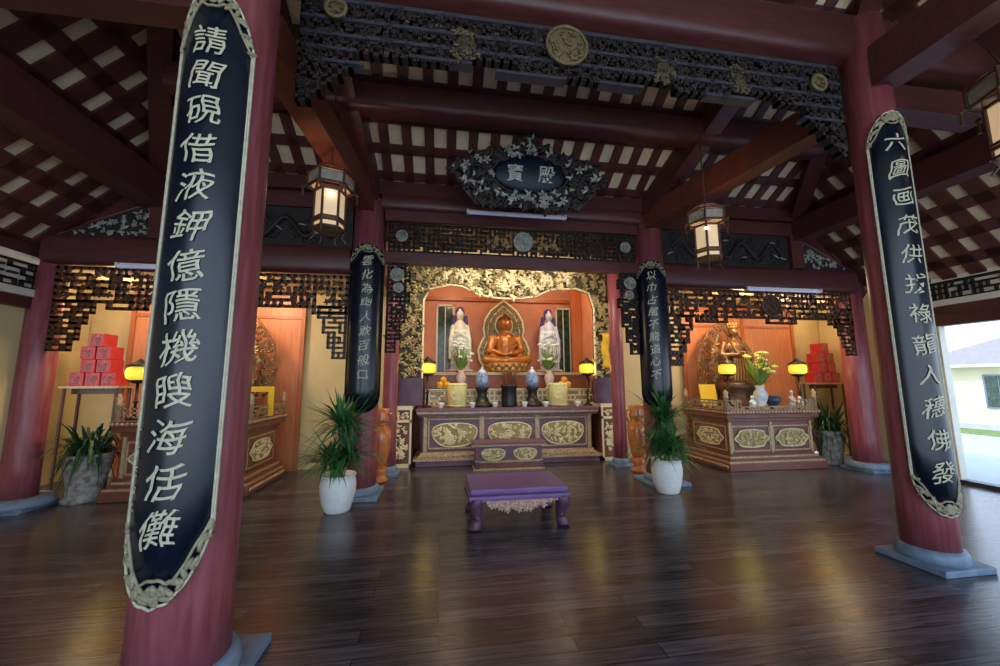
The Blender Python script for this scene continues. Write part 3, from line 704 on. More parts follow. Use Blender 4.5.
# ------------------------------------------------------------------ gilt arch
M['archdark'] = mat('dark_olive_ground', (.06,.042,.016), .5, noise=(.10,.07,.025), scale=18)
t = thing('gilt_arch', 'gilt carved arch with wavy inner edge framing the main altar niche', 'arch', (1.31,7.2,0), 0)
inn = [(-.37,1.56),(-.37,2.2),(-.366,3.04),(-.258,3.258),(.119,3.349),(.369,3.318),(.66,3.17),(.95,3.12),(1.21,3.106),(1.5,3.12),(1.794,3.164),(2.104,3.316),(2.626,3.354),(2.9,3.27),(3.0,2.95),(2.99,2.2),(2.987,1.56)]
inn = [(a-1.31,b) for a,b in inn]; L0, L1, TZ = -2.12, 2.10, 3.73
mb = MB(); top = [(L0,b) if a < -1.6 else ((L1,b) if a > 1.6 else (a,TZ)) for a,b in inn]
top[2] = (L0,3.2); top[3] = (L0,TZ); top[13] = (L1,TZ); top[14] = (L1,3.1)
n_ = len(inn)
for yy in (0.0,.06): mb.add([(a,yy,b) for a,b in inn]+[(a,yy,b) for a,b in top], [(i,i+1,n_+i+1,n_+i) for i in range(n_-1)])
mb.build('back_plate', M['archdark'], t)
def inside(x,z):
    if not (L0+.03 < x < L1-.03 and 1.6 < z < TZ-.04): return False
    if x < inn[2][0] or x > inn[14][0]: return True
    for i in range(2,14):
        if inn[i][0] <= x <= inn[i+1][0]:
            k = (x-inn[i][0])/max(1e-6,inn[i+1][0]-inn[i][0]); return z > inn[i][1]+(inn[i+1][1]-inn[i][1])*k+.03
    return False
mb = MB(); leafage(mb, inside, L0,L1,1.6,TZ, 430, .075, -.03, .045, 111, .3); mb.build('carved_foliage', M['gold'], t)
mb = MB(); leafage(mb, lambda x,z: inside(x,z) and abs(x) < 1.3, -1.3,1.3,3.1,TZ, 75, .10, -.06, .045, 112, .5); mb.build('front_blossoms', M['palegold'], t)
MB().tube([(a,-.03,b) for a,b in inn], .022, 8).build('inner_bead', M['palegold'], t)
MB().box(L0-.03,L1+.03,-.04,.06,TZ,TZ+.03).box(L0-.03,L0,-.04,.06,1.5,TZ).box(L1,L1+.03,-.04,.06,1.5,TZ).build('outer_moulding', M['goldbrown'], t)
MB().box(L0-.02,-1.66,-.05,.05,1.075,1.57).build('base_block', M['purpledark'], t); MB().box(1.66,L1+.02,-.05,.05,1.075,1.57).build('base_block', M['purpledark'], t)
# yellow cloth on the right leg of the arch
mb = MB(); A = []; B = []
for i in range(12):
    z = 2.45-.68*i/11; A.append((3.12+.02*math.sin(i*.9),7.125-.01*math.sin(i*1.3),z)); B.append((3.27+.025*math.sin(i*.7+1),7.12-.012*math.cos(i),z-.02))
mb.strip(A,B); o = mb.build('hanging_cloth', M['yellowcloth']); o.modifiers.new('s','SOLIDIFY').thickness = .012
tag(o, 'bright yellow cloth strip hanging on the right leg of the gilt arch', 'cloth')

# ------------------------------------------------------------------ niche: tier, statues
t = thing('statue_tier', 'dark red back tier behind the altar carrying the three niche statues', 'plinth', (1.31,8.05,0), 0)
MB().box(-1.75,1.85,0,.85,0,1.64).build('body', M['altarbrown'], t)
MB().box(-1.78,1.88,-.03,.87,1.64,1.70).build('top', M['altartrim'], t)
t = thing('altar_riser', 'low cream and gilt fretwork shelf standing along back of the altar top', 'shelf', (1.4,7.72,1.02), 0)
MB().box(-1.76,1.76,0,.28,.30,.335).build('shelf_board', M['palegold'], t)
fret(MB(), lambda x,z: True, -1.75,1.75,.0,.30,.1,.03,.0,.025,121,.85).build('fret_front', M['palegold'], t)
MB().box(-1.74,1.74,.10,.26,.0,.30).build('back_panel', M['altartrim'], t)
for sx in (-1,1):
    MB().lathe([(.03,0),(.03,.4),(.045,.42),(.03,.45),(.04,.5),(.0,.53)], (sx*1.76,.0,0), 8).build('end_post', M['altarbrown'], t)

def face(parent, c, s, m, dark):
    o = MB(); cx, cy, cz = c
    for e in (-1,1): o.ball((cx+e*.035*s,cy-.088*s,cz+.012*s), (.017*s,.007*s,.006*s), None, 8, 5)
    o.ball((cx,cy-.086*s,cz-.052*s), (.022*s,.008*s,.007*s), None, 8, 5)
    return o.build('facial_features', dark, parent)
M['facedark'] = mat('dark_face_paint', (.10,.025,.008), .4, noise=(.13,.035,.01), scale=9)
# Buddha
t = thing('buddha_statue', 'seated amber cross-legged statue before a gilt halo in the centre niche', 'statue', (1.4,8.42,1.70), 0)
ZB = .20
prims = [('b',(0,.02,ZB+.12),(.30,.22,.13)),('c',(0,.02,ZB+.12),(0,.03,ZB+.52),.215,.21),('b',(0,.03,ZB+.54),(.30,.15,.14)),('c',(0,.02,ZB+.6),(0,.0,ZB+.74),.085,.075),
 ('b',(0,-.01,ZB+.88),(.125,.135,.16)),('b',(0,.015,ZB+1.0),(.10,.11,.085)),('b',(0,.02,ZB+1.09),(.055,.06,.05)),('b',(0,-.145,ZB+.865),(.017,.022,.03)),
 ('b',(-.13,.01,ZB+.855),(.018,.03,.07)),('b',(.13,.01,ZB+.855),(.018,.03,.07)),
 ('c',(-.29,.03,ZB+.56),(-.36,-.02,ZB+.30),.105,.085),('c',(-.36,-.02,ZB+.30),(-.12,-.25,ZB+.20),.08,.05),('b',(-.05,-.28,ZB+.19),(.09,.06,.035)),
 ('c',(.29,.03,ZB+.56),(.36,-.02,ZB+.30),.105,.085),('c',(.36,-.02,ZB+.30),(.12,-.25,ZB+.20),.08,.05),('b',(.05,-.29,ZB+.205),(.09,.06,.035)),
 ('c',(-.16,-.02,ZB+.09),(-.46,-.16,ZB+.08),.12,.105),('c',(-.46,-.16,ZB+.08),(-.05,-.33,ZB+.05),.10,.06),
 ('c',(.16,-.02,ZB+.09),(.46,-.16,ZB+.08),.12,.105),('c',(.46,-.16,ZB+.08),(.05,-.35,ZB+.06),.10,.06)]
sculpt('body', prims, M['buddha'], t, .018, 3)
face(t, (0,-.045,ZB+.88), 1.0, M['buddha'], M['facedark'])
mb = MB()
for i in range(90):
    a = i*2.39996; k = i/89; th = k*1.25; d = Vector((math.sin(th)*math.cos(a), math.sin(th)*math.sin(a), math.cos(th)))
    mb.ball((d.x*.125, .012+d.y*.13, ZB+.955+d.z*.135), .017, None, 6, 4)
mb.build('hair_curls', mat('dark_amber_curls', (.20,.05,.01), .3, noise=(.26,.08,.015), scale=20, metal=.3), t)
mb = MB()                                                # robe folds
for k in range(5):
    o_ = .05*k; mb.tube([(.2-.35*i/9+o_*.2, -.20+.04*abs(i-4.5)/4.5, ZB+.62-.36*i/9-o_) for i in range(10)], .010, 5)
mb.build('robe_folds', M['buddha'], t)
mb = MB()                                                # lotus seat
mb.lathe([(.44,0),(.46,.03),(.40,.08),(.42,.13),(.46,.19),(.42,.21)], (0,-.06,0), 28)
for row, (r, z, s) in enumerate(((.45,.06,-1),(.47,.14,1))):
    for k in range(18):
        a = 2*PI*(k+row*.5)/18; mb.ball((r*math.cos(a), -.06+r*math.sin(a), z), (.03,.075,.06), (0,0,a), 8, 6)
mb.build('lotus_seat', M['goldbrown'], t)
def halo_out(s):
    pts = [(-.44,.10),(-.56,.30),(-.60,.52),(-.52,.72),(-.44,.84),(-.47,1.0),(-.44,1.22),(-.30,1.45),(-.12,1.60),(0,1.69)]
    return [(a*s,b) for a,b in pts]+[(-a*s,b) for a,b in reversed(pts[:-1])]
ho = halo_out(1.0); hi_ = [(a*.80,.10+(b-.10)*.93-.02) for a,b in ho]
mb = MB(); mb.prism(ho, .27, .31); mb.build('halo_plate', M['oldgold'], t)
MB().tube([(a,.26,b) for a,b in ho], .026, 8).tube([(a,.26,b) for a,b in hi_], .014, 6).build('halo_rim', M['palegold'], t)
def inpoly(x,z,poly):
    c = False; n = len(poly)
    for i in range(n):
        (xa,za),(xb,zb) = poly[i], poly[i-1]
        if (za > z) != (zb > z) and x < (xb-xa)*(z-za)/(zb-za)+xa: c = not c
    return c
mb = MB(); leafage(mb, lambda x,z: inpoly(x,z,ho), -.6,.6,.1,1.65, 420, .04, .255, .016, 131, .2); mb.build('halo_relief', M['oldgold'], t)
mb = MB(); mb.tube([(.2*math.cos(a),.24,ZB+.9+.24*math.sin(a)) for a in [2*PI*k/28 for k in range(28)]], .015, 6, close=True); mb.build('head_nimbus', M['palegold'], t)
# attendants
def attendant(x, label, lean, m):
    t = thing('standing_statue', label, 'statue', (x,8.36,1.715), 0, 'white porcelain attendant statues')
    s = lean
    prims = [('c',(0,0,.25),(0,0,.55),.24,.19),('c',(0,0,.5),(0,.0,1.0),.2,.165),('b',(0,0,.08),(.27,.2,.09)),('b',(0,0,1.0),(.2,.12,.09)),('c',(0,0,1.05),(0,-.01,1.16),.055,.05),
     ('b',(0,-.015,1.25),(.085,.09,.11)),('b',(0,-.105,1.24),(.013,.018,.022)),('b',(0,.0,1.36),(.05,.05,.05)),
     ('c',(-.19,0,.98),(-.24,-.06,.72),.075,.07),('c',(-.24,-.06,.72),(-.05,-.19,.80),.065,.04),('b',(-.02,-.21,.83),(.035,.03,.06)),
     ('c',(.19,0,.98),(.24,-.06,.72),.075,.07),('c',(.24,-.06,.72),(.05,-.19,.80),.065,.04),('b',(.02,-.21,.84),(.035,.03,.06)),
     ('c',(-.25,-.08,.70),(-.28,-.06,.30),.07,.04),('c',(.25,-.08,.70),(.28,-.06,.30),.07,.04)]
    def nar(q): return (q[0]*.78, q[1]*.85, q[2])
    prims = [('b', nar(p[1]), (p[2][0]*(.8 if p[1][2] < 1.1 else 1), p[2][1]*.85, p[2][2])) if p[0] == 'b' else ('c', nar(p[1]), nar(p[2]), p[3]*.82, p[4]*.82) for p in prims]
    sculpt('body', prims, m, t, .016, 2)
    face(t, (0,-.02,1.25), .8, m, M['facedark'])
    rf = MB()
    for j in range(5):
        for k in range(9):
            a = PI+PI*(k+.5*(j%2))/8.5; r = .17-.012*j; rf.ball((r*math.cos(a), r*.9*math.sin(a)-.01, .18+.17*j), (.05,.04,.06), None, 7, 5)
    rf.build('layered_robe', M['white'], t)
    mb = MB()
    for k in range(7): mb.tube([(-.15+.05*k, -.15-.02*math.sin(k*1.4), .62), (-.16+.053*k, -.17-.02*math.cos(k), .3), (-.17+.057*k, -.16, .04)], .014, 5)
    mb.build('robe_folds', M['whiteblue'], t)
    hd = MB(); pts = []
    hd.ball((0,.045,1.32), (.105,.09,.135), None, 14, 9); hd.tube([(-.11,.03,1.25),(-.14,.05,1.1),(-.16,.07,.95)], [.05,.045,.03], 8).tube([(.11,.03,1.25),(.14,.05,1.1),(.16,.07,.95)], [.05,.045,.03], 8)
    hd.build('hood', M['hood'], t)
    MB().lathe([(.30,-.0),(.31,.02),(.28,.05)], n=20).build('base', M['pink'], t)
    return t
attendant(.37,'white robed standing statue with indigo hood left of the seated amber statue',1,M['whitegreen'])
attendant(2.39,'white robed standing statue with indigo hood right of the seated amber statue',-1,M['whiteblue'])

# ------------------------------------------------------------------ altar objects
def table_lamp(x, y, z, label, h=.74, s=1.):
    t = thing('altar_lamp', label, 'lamp', (x,y,z), 0, 'glowing yellow altar lamps')
    MB().lathe([(.09*s,0),(.095*s,.02),(.04*s,.04),(.02*s,.06)], n=14).build('base', M['blackmetal'], t)
    MB().lathe([(.018*s,.04),(.018*s,h*.35),(.035*s,h*.38),(.018*s,h*.41),(.018*s,h-.10*s)], n=10).build('stem', M['blackmetal'], t)
    MB().lathe([(.10*s,h-.10*s),(.145*s,h-.07*s),(.155*s,h),(.145*s,h+.07*s),(.10*s,h+.10*s)], n=20).build('lamp_shade', M['lampyellow'], t)
    MB().lathe([(.10*s,h+.10*s),(.17*s,h+.10*s),(.12*s,h+.14*s),(.05*s,h+.18*s),(.02*s,h+.22*s),(0,h+.23*s)], n=16).build('cap', M['blackmetal'], t)
    MB().lathe([(.05*s,h-.15*s),(.12*s,h-.115*s),(.12*s,h-.095*s)], n=16).build('holder', M['blackmetal'], t)
    mb = MB()
    for k in range(8): a = k*PI/4; mb.tube([(.101*s*math.cos(a),.101*s*math.sin(a),h-.1*s),(.157*s*math.cos(a),.157*s*math.sin(a),h),(.101*s*math.cos(a),.101*s*math.sin(a),h+.1*s)], .005*s, 4)
    mb.build('ribs', M['oldgold'], t)
    return t
table_lamp(-.28,7.45,1.02,'glowing yellow lamp on black stand at left end of the main altar')
table_lamp(2.92,7.45,1.02,'glowing yellow lamp on black stand at right end of the main altar')
def jar(x, label):
    t = thing('porcelain_jar', label, 'jar', (x,7.45,1.02), 0, 'blue and white lidded altar jars')
    MB().lathe([(.20,0),(.21,.04),(.15,.08),(.09,.20),(.10,.30),(.14,.36),(.13,.38)], n=18).build('stand', M['bronze'], t)
    MB().lathe([(.07,.38),(.10,.40),(.13,.48),(.13,.56),(.11,.62),(.07,.65)], n=20).build('jar_body', M['bluewhite'], t)
    MB().lathe([(.08,.64),(.085,.66),(.06,.70),(.02,.73),(.025,.76),(0,.78)], n=16).build('lid', M['whiteblue'], t)
jar(.77,'blue and white lidded jar on stand left of the black incense burner')
jar(1.77,'blue and white lidded jar on stand right of the black incense burner')
t = thing('incense_burner', 'black cylindrical incense burner with brown sticks at the middle of the altar', 'incense burner', (1.29,7.38,1.02), 0)
MB().lathe([(.14,0),(.155,.03),(.145,.06),(.15,.36),(.17,.39),(.165,.42),(.14,.42),(.135,.38)], n=22).build('pot', M['blackmetal'], t)
mb = MB(); R = random.Random(3)
for i in range(110):
    a = R.uniform(0,6.28); r = R.uniform(.02,.11); mb.tube([(r*math.cos(a),r*math.sin(a),.36),(r*1.7*math.cos(a),r*1.3*math.sin(a),R.uniform(.50,.68))], .008, 4)
mb.build('incense_sticks', mat('red_brown_sticks', (.16,.045,.02), .6, noise=(.25,.09,.04), scale=9), t)
MB().lathe([(.135,.36),(.13,.385),(0,.39)], n=16).build('ash', M['stonepot'], t)
def yellow_jar(x, label):
    t = thing('yellow_vase', label, 'vase', (x,7.4,1.02), 0, 'pale yellow cylinder vases')
    MB().lathe([(.16,0),(.185,.02),(.19,.40),(.18,.45),(.165,.455),(.16,.42)], n=22).build('vase_body', M['yellowcyl'], t)
    mb = MB()
    for z in (.04,.42): mb.tube([(.19*math.cos(2*PI*k/24),.19*math.sin(2*PI*k/24),z) for k in range(24)], .008, 5, close=True)
    leafage(mb, lambda x_,z_: x_*x_+(z_-.23)**2 < .0144, -.13,.13,.1,.36, 12, .04, -.178, .014, 9, .4)
    mb.build('raised_bands', M['palegold'], t)
yellow_jar(.285,'pale yellow cylinder vase on the altar beside the left glowing lamp')
yellow_jar(2.28,'pale yellow cylinder vase on the altar beside the right glowing lamp')
def leaf_blade(mb, base, az, L, rise, droop, w, n=8, fold=.0):
    d = Vector((math.cos(az),math.sin(az),0)); side = Vector((-d.y,d.x,0)); A = []; B = []
    p = Vector(base)
    for i in range(n+1):
        k = i/n; q = p+d*(L*k)*1.0+Vector((0,0,rise*k-droop*k*k)); ww = w*math.sin(PI*min(1,.10+k*.9))**.7*(1-k*.35) if i < n else .001
        A.append(q+side*ww); B.append(q-side*ww)
    mb.strip(A,B)
def bouquet(x, y, z, label, vm, fm, seed, group, sc=1., flowers=16, fname='flower_vase'):
    t = thing(fname, label, 'vase of flowers', (x,y,z), 0, group); R = random.Random(seed)
    MB().lathe([(.07*sc,0),(.08*sc,.02*sc),(.05*sc,.05*sc),(.09*sc,.16*sc),(.095*sc,.22*sc),(.05*sc,.30*sc),(.07*sc,.34*sc),(.055*sc,.335*sc)], n=18).build('vase_body', vm, t)
    mb = MB(); fl = MB(); st = MB()
    for i in range(70): leaf_blade(mb, (0,0,.33*sc), R.uniform(0,6.28), R.uniform(.12,.26)*sc, R.uniform(.15,.5)*sc, R.uniform(0,.12)*sc, .022*sc, 5)
    for i in range(flowers):
        a = R.uniform(0,6.28); r = R.uniform(.02,.2)*sc; h = R.uniform(.5,.85)*sc
        st.tube([(0,0,.32*sc),(r*.5*math.cos(a),r*.5*math.sin(a),.3*sc+h*.4),(r*math.cos(a),r*math.sin(a),h)], .004*sc, 4)
        for k in range(6):
            b_ = k*PI/3; fl.ball((r*math.cos(a)+.028*sc*math.cos(b_), r*math.sin(a)+.028*sc*math.sin(b_), h), (.026*sc,.016*sc,.022*sc), (0,.4,b_), 6, 4)
        fl.ball((r*math.cos(a),r*math.sin(a),h+.012*sc), .02*sc, None, 6, 4)
    mb.build('leaves', M['leaflight'], t); st.build('stems', M['leaflight'], t); fl.build('blossoms', fm, t)
bouquet(.38,7.86,1.355,'white blossoms and light leaves in pinkish vase, left of the seated statue',M['pink'],M['flowerwhite'],141,'altar flower vases',1.12,26)
bouquet(2.24,7.86,1.355,'white blossoms and light leaves in pinkish vase, right of the seated statue',M['pink'],M['flowerwhite'],142,'altar flower vases',1.12,26)
# oranges on plates on the riser
def fruit_plate(x, label, where):
    t = thing('fruit_plate', label, 'plate', (x,7.83,1.355), 0, 'fruit plates on the altar riser')
    MB().lathe([(.06,0),(.07,.012),(.15,.03),(.152,.036),(.06,.02)], n=18).build('dish', M['white'], t)
    for i, (dx,dy,dz) in enumerate(((-.075,-.02,.09),(.065,-.03,.09),(0,.06,.09),(-.005,0,.185))):
        f = MB().ball((0,0,0), (.072,.072,.066), None, 14, 10).build('orange_fruit', M['orangefruit']); f.location = (x+dx,7.83+dy,1.355+dz)
        MB().ball((0,0,.066), (.012,.012,.006), None, 6, 4).build('stalk_end', M['stem'], f)
        tag(f, ('topmost orange fruit of the pile %s' if i == 3 else 'orange fruit in the bottom layer of the pile %s') % where, 'orange', 'oranges '+where)
fruit_plate(.03,'white plate of oranges behind the left yellow vase','behind the left yellow vase')
fruit_plate(2.56,'white plate of oranges behind the right yellow vase','behind the right yellow vase')
# small offering cups
cup = None
cl = ('between the left yellow vase and the left blue jar','right of the left blue jar','left of the right blue jar','between the right blue jar and the right yellow vase','beside the left lamp stand','beside the right lamp stand')
for (x, l) in zip((.56,.99,1.56,1.98,-.02,2.62), cl):
    if cup is None:
        cup = thing('offering_cup', '', 'cup', (x,7.2,1.02), 0, 'small white offering cups')
        MB().lathe([(.035,0),(.04,.01),(.055,.07),(.06,.10),(.052,.10),(.045,.05)], n=14).build('cup_body', M['white'], cup)
        MB().lathe([(.045,.085),(0,.086)], n=12).build('tea', M['bronze'], cup); c = cup
    else: c = dup(cup, (x,7.2,1.02))
    c['label'] = 'small white cup on the altar '+l

# ------------------------------------------------------------------ amber urns
def urn(x, y, label):
    t = thing('floor_urn', label, 'urn', (x,y,0), 0, 'tall amber floor urns')
    MB().lathe([(.13,0),(.135,.03),(.10,.06),(.085,.10),(.12,.17),(.10,.22)], n=22).build('foot', M['urn'], t)
    MB().lathe([(.09,.22),(.11,.28),(.15,.50),(.165,.66),(.15,.76),(.10,.83),(.095,.86)], n=24).build('urn_body', M['urn'], t)
    MB().lathe([(.095,.86),(.12,.90),(.12,.95),(.10,1.0),(.135,1.09),(.12,1.09),(.09,1.0)], n=22).build('neck', M['urn'], t)
    for s_ in (-1,1): MB().tube([(s_*.10,0,1.02),(s_*.18,0,1.0),(s_*.19,0,.88),(s_*.13,0,.80)], .016, 7).build('handle', M['urn'], t)
    for z, r in ((.22,.10),(.86,.10)): MB().tube([(r*math.cos(2*PI*k/22),r*math.sin(2*PI*k/22),z) for k in range(22)], .013, 6, close=True).build('ring', M['urn'], t)
urn(-.93,6.24,'tall glossy amber urn on the floor behind the left palm, before left slim column')
urn(3.30,6.22,'tall glossy amber urn on the floor between right palm and the main altar')

# ------------------------------------------------------------------ potted plants
def potted_palm(x, y, label, seed, ph=.40):
    t = thing('potted_palm', label, 'potted plant', (x,y,0), 0, 'palms in white pots'); R = random.Random(seed); k = ph/.40
    MB().lathe([(.135,0),(.145,.012),(.175,.10*k),(.198,.22*k),(.203,.30*k),(.192,.37*k),(.185,.39*k),(.198,.40*k),(.198,.42*k),(.175,.42*k),(.165,.36*k)], n=28).build('pot', M['whitepot'], t)
    MB().lathe([(.17,.36*k),(.10,.375*k),(0,.38*k)], n=20).build('soil', M['soil'], t)
    st = MB(); lf = MB(); up = MB()
    heads = [(0,0,1.02,.95),(-.12,.03,.62,.80),(.12,-.02,.66,.85),(.03,.08,.92,.9),(-.03,-.09,.56,.75)]
    for hx, hy, hz, s in heads:
        st.tube([(hx*.3,hy*.3,.36*k),(hx*.8,hy*.8,.36*k+(hz-.36*k)*.6),(hx,hy,hz)], [.022,.018,.012], 7)
        for i in range(110):
            a = R.uniform(0,6.28); el = R.random()
            leaf_blade(lf, (hx,hy,hz-.06*R.random()), a, R.uniform(.32,.68)*s*(.30 if math.sin(a) > .55 else (.5 if math.sin(a) > .3 else 1)), R.uniform(.08,.66)*s*(1.1-el*.6), R.uniform(.05,.42)*s, R.uniform(.012,.020), 7)
    st.build('stems', M['stem'], t); lf.build('leaves', M['leaf'], t)
potted_palm(-1.20,4.93,'spiky green palm in white ribbed pot, before the left couplet column',151)
potted_palm(3.07,5.02,'spiky green palm in white ribbed pot, before the right couplet column',152,.42)
def stone_planter(x, y, label, seed, side):
    t = thing('stone_planter', label, 'potted plant', (x,y,0), 0, 'ferns in rough stone pots'); R = random.Random(seed)
    MB().lathe([(.21,0),(.215,.03),(.18,.08),(.175,.16),(.205,.32),(.235,.46),(.24,.53),(.25,.56),(.25,.59),(.21,.59),(.19,.52)], n=26).build('pot', M['stonepot'], t)
    MB().lathe([(.20,.53),(0,.545)], n=18).build('soil', M['soil'], t)
    lf = MB()
    for i in range(170):
        a = R.uniform(0,6.28); leaf_blade(lf, (.08*math.cos(a),.08*math.sin(a),.54), a+R.uniform(-.4,.4), R.uniform(.22,.56)*(.5 if side*math.cos(a) > .5 else (.62 if side*math.cos(a) < -.5 else 1)), R.uniform(.35,.95), R.uniform(.3,.95), R.uniform(.016,.028), 8)
    lf.build('leaves', M['leafdark'], t)
stone_planter(-4.55,5.88,'dark fern in rough stone pot at far left, beside the plain red column',161,1)
stone_planter(7.08,6.22,'dark fern in rough stone pot right of the right side altar',162,-1)

# ------------------------------------------------------------------ side altars
def side_altar(x, y, w, d, label, vis, seed):
    t = thing('side_altar', label, 'altar', (x,y,0), 0, 'side altars'); h = w/2
    mb = MB().box(-h-.02,h+.02,-.02,d,0,.13); bevel(mb.build('base_step', M['altarbrown'], t), .012)
    mb = MB().box(-h,h,0,d-.02,.13,.155).box(-h+.06,h-.06,.06,d-.04,.20,.225)
    for i in range(26): mb.ball((-h+.06+(w-.12)*i/25,.0,.075), (.035,.02,.03), None, 6, 4)
    for i in range(18): mb.ball((vis*(h+.02),.05+(d-.1)*i/17,.075), (.02,.035,.03), None, 6, 4)
    mb.build('base_moulding', M['altartrim'], t)
    MB().box(-h+.03,h-.03,.03,d-.03,.155,.20).box(-h+.10,h-.10,.10,d-.06,.225,.26).build('plinth_steps', M['altarbrown'], t)
    bevel(MB().box(-h+.12,h-.12,.12,d-.08,.26,.80).build('body', M['altarbrown'], t), .006)
    mb = MB()
    for xa, xb in ((-h+.17,-.04),(.04,h-.17)):
        for z in (.31,.72): mb.box(xa,xb,.105,.125,z-.01,z+.01)
        for xx in (xa,xb): mb.box(xx-.01,xx+.01,.105,.125,.31,.72)
    for xx in (-h+.13,0,h-.13): mb.box(xx-.022,xx+.022,.10,.125,.27,.79)
    xs = vis*(h-.12)
    for z in (.31,.72): mb.box(xs-.01,xs+.01,.20,d-.16,z-.01,z+.01)
    for yy in (.20,d-.16): mb.box(xs-.012,xs+.012,yy-.01,yy+.01,.31,.72)
    mb.build('panel_frame', M['altartrim'], t)
    for i, xx in enumerate((-(h-.13)/2,(h-.13)/2)): cartouche('gilt_relief', (h-.13)/2-.09,.145,xx,.515,.115,t,'oval',seed+i)
    rm = Matrix.Translation((xs,d/2,0)) @ Matrix.Rotation(vis*PI/2,4,'Z')
    cartouche('gilt_relief', d/2-.28,.145,0,.515,0,t,'oval',seed+3,rm)
    bevel(MB().box(-h+.08,h-.08,.08,d-.05,.80,.86).box(-h+.02,h-.02,.02,d,.86,.93).build('cornice', M['altarbrown'], t), .008)
    mb = MB().box(-h,h,0,d,.93,1.0).box(-.10,.10,.01,.03,.865,.905); bevel(mb.build('altar_top', M['altarbrown'], t), .008)
    mb = MB()
    for i in range(30): mb.ball((-h+.03+(w-.06)*i/29,0,.965), (.028,.012,.022), None, 6, 4)
    for i in range(20): mb.ball((vis*h,.03+(d-.06)*i/19,.965), (.012,.028,.022), None, 6, 4)
    mb.build('top_moulding', M['altartrim'], t)
    # gallery rail
    gm = MB(); fret(gm, lambda x_,z_: z_ < 1.06 or abs(x_) > h-.34, -h+.05,h-.05,1.0,1.16,.055,.02,.04,.06,seed+5,.8)
    gs = MB(); fret(gs, lambda a_,z_: True, .05,d-.05,1.0,1.16,.055,.02,-.01,.01,seed+6,.8); gs.xf(Matrix.Translation((vis*(h-.05),0,0)) @ Matrix.Rotation(PI/2,4,'Z'))
    gm.add(gs.v, gs.f); gm.build('gallery_rail', M['altartrim'], t)
    for px, py in ((-h+.05,.05),(h-.05,.05),(-h+.05,d-.06),(h-.05,d-.06)):
        MB().lathe([(.035,1.0),(.035,1.2),(.05,1.22),(.03,1.25),(.042,1.30),(.0,1.36)], (px,py,0), 10).build('corner_post', M['altartrim'], t)
    return t
side_altar(5.68,5.9,1.84,1.2,'red-brown side altar with gilt oval reliefs on the right, statue above',-1,171)
side_altar(-3.40,5.72,1.70,1.2,'red-brown side altar on the left, partly hidden behind the foreground column',1,181)

def guardian(x, y, z, label):
    t = thing('side_statue', label, 'statue', (x,y,z), 0, 'bronze-brown side altar statues')
    MB().lathe([(.40,0),(.42,.06),(.34,.14),(.30,.26),(.36,.36),(.38,.44),(.30,.47)], n=24).build('pedestal', M['browncarve'], t)
    z0 = .47
    prims = [('b',(0,0,z0+.08),(.27,.19,.09)),('c',(0,0,z0+.05),(0,0,z0+.5),.21,.17),('b',(0,0,z0+.66),(.22,.14,.16)),('c',(0,0,z0+.5),(0,0,z0+.66),.17,.18),('c',(0,0,z0+.76),(0,-.01,z0+.88),.06,.055),
     ('b',(0,-.02,z0+.97),(.085,.09,.11)),('b',(0,-.11,z0+.96),(.013,.018,.022)),('b',(0,0,z0+1.07),(.06,.06,.06)),
     ('c',(-.21,0,z0+.74),(-.32,-.05,z0+.52),.07,.06),('c',(-.32,-.05,z0+.52),(-.10,-.2,z0+.52),.055,.04),('b',(-.05,-.215,z0+.55),(.04,.03,.06)),
     ('c',(.21,0,z0+.74),(.32,-.05,z0+.52),.07,.06),('c',(.32,-.05,z0+.52),(.10,-.2,z0+.52),.055,.04),('b',(.05,-.215,z0+.55),(.04,.03,.06)),
     ('c',(-.28,-.08,z0+.5),(-.33,-.04,z0+.1),.07,.04),('c',(.28,-.08,z0+.5),(.33,-.04,z0+.1),.07,.04)]
    sculpt('body', prims, M['bronzegold'], t, .018, 3)
    face(t, (0,-.03,z0+.97), .8, M['bronzegold'], M['facedark'])
    mb = MB()
    for k in range(7): mb.tube([(-.15+.05*k,-.19,z0+.45),(-.18+.06*k,-.22,z0+.2),(-.2+.066*k,-.2,z0+.03)], .013, 5)
    for s_ in (-1,1): mb.tube([(s_*.12,-.1,z0+.78),(s_*.1,-.17,z0+.6),(0,-.2,z0+.47)], .02, 6)
    mb.build('robe_folds', M['goldbrown'], t)
    cr = MB(); cr.lathe([(.09,z0+1.04),(.10,z0+1.07),(.09,z0+1.10)], n=14)
    for k in range(7):
        a = PI+k*PI/6; cr.ball((.09*math.cos(a),.09*math.sin(a),z0+1.12),(.018,.018,.045),None,6,5)
    cr.build('crown', M['goldbrown'], t)
    # openwork mandorla behind
    def mw(zz):
        k = (zz-.02)/1.66; return .60*math.sin(PI*min(1,max(0,k))**.85)**.6 if 0 < k < 1 else 0
    mb = MB(); ins = lambda x_,z_: abs(x_) < mw(z_) and abs(x_) > mw(z_)-.24
    leafage(mb, ins, -.62,.62,.02,1.68, 340, .045, .26, .018, 191, .25)
    rim = [(mw(.03+1.63*i/30),.27,.03+1.63*i/30) for i in range(31)]+[(-mw(.03+1.63*i/30),.27,.03+1.63*i/30) for i in reversed(range(31))]
    mb.tube(rim, .02, 6, close=True); rim2 = [(a-.23*(1 if a > 0 else -1) if abs(a) > .24 else 0,b,c) for a,b,c in rim]; mb.tube(rim2, .015, 6, close=True)
    mb.cur = 1; leafage(mb, lambda x_,z_: abs(x_) < mw(z_)-.26 and abs(x_) > .12, -.4,.4,.5,1.62, 80, .06, .25, .02, 192, .15); mb.build('openwork_halo', [M['halobrown'],M['gold']], t)
M['bronzegold'] = mat('brown_gold_lacquer', (.11,.045,.018), .35, noise=(.26,.12,.04), scale=8, metal=.3)
M['halobrown'] = mat('dark_gilt_openwork', (.12,.05,.018), .45, noise=(.26,.13,.04), scale=14, metal=.2)
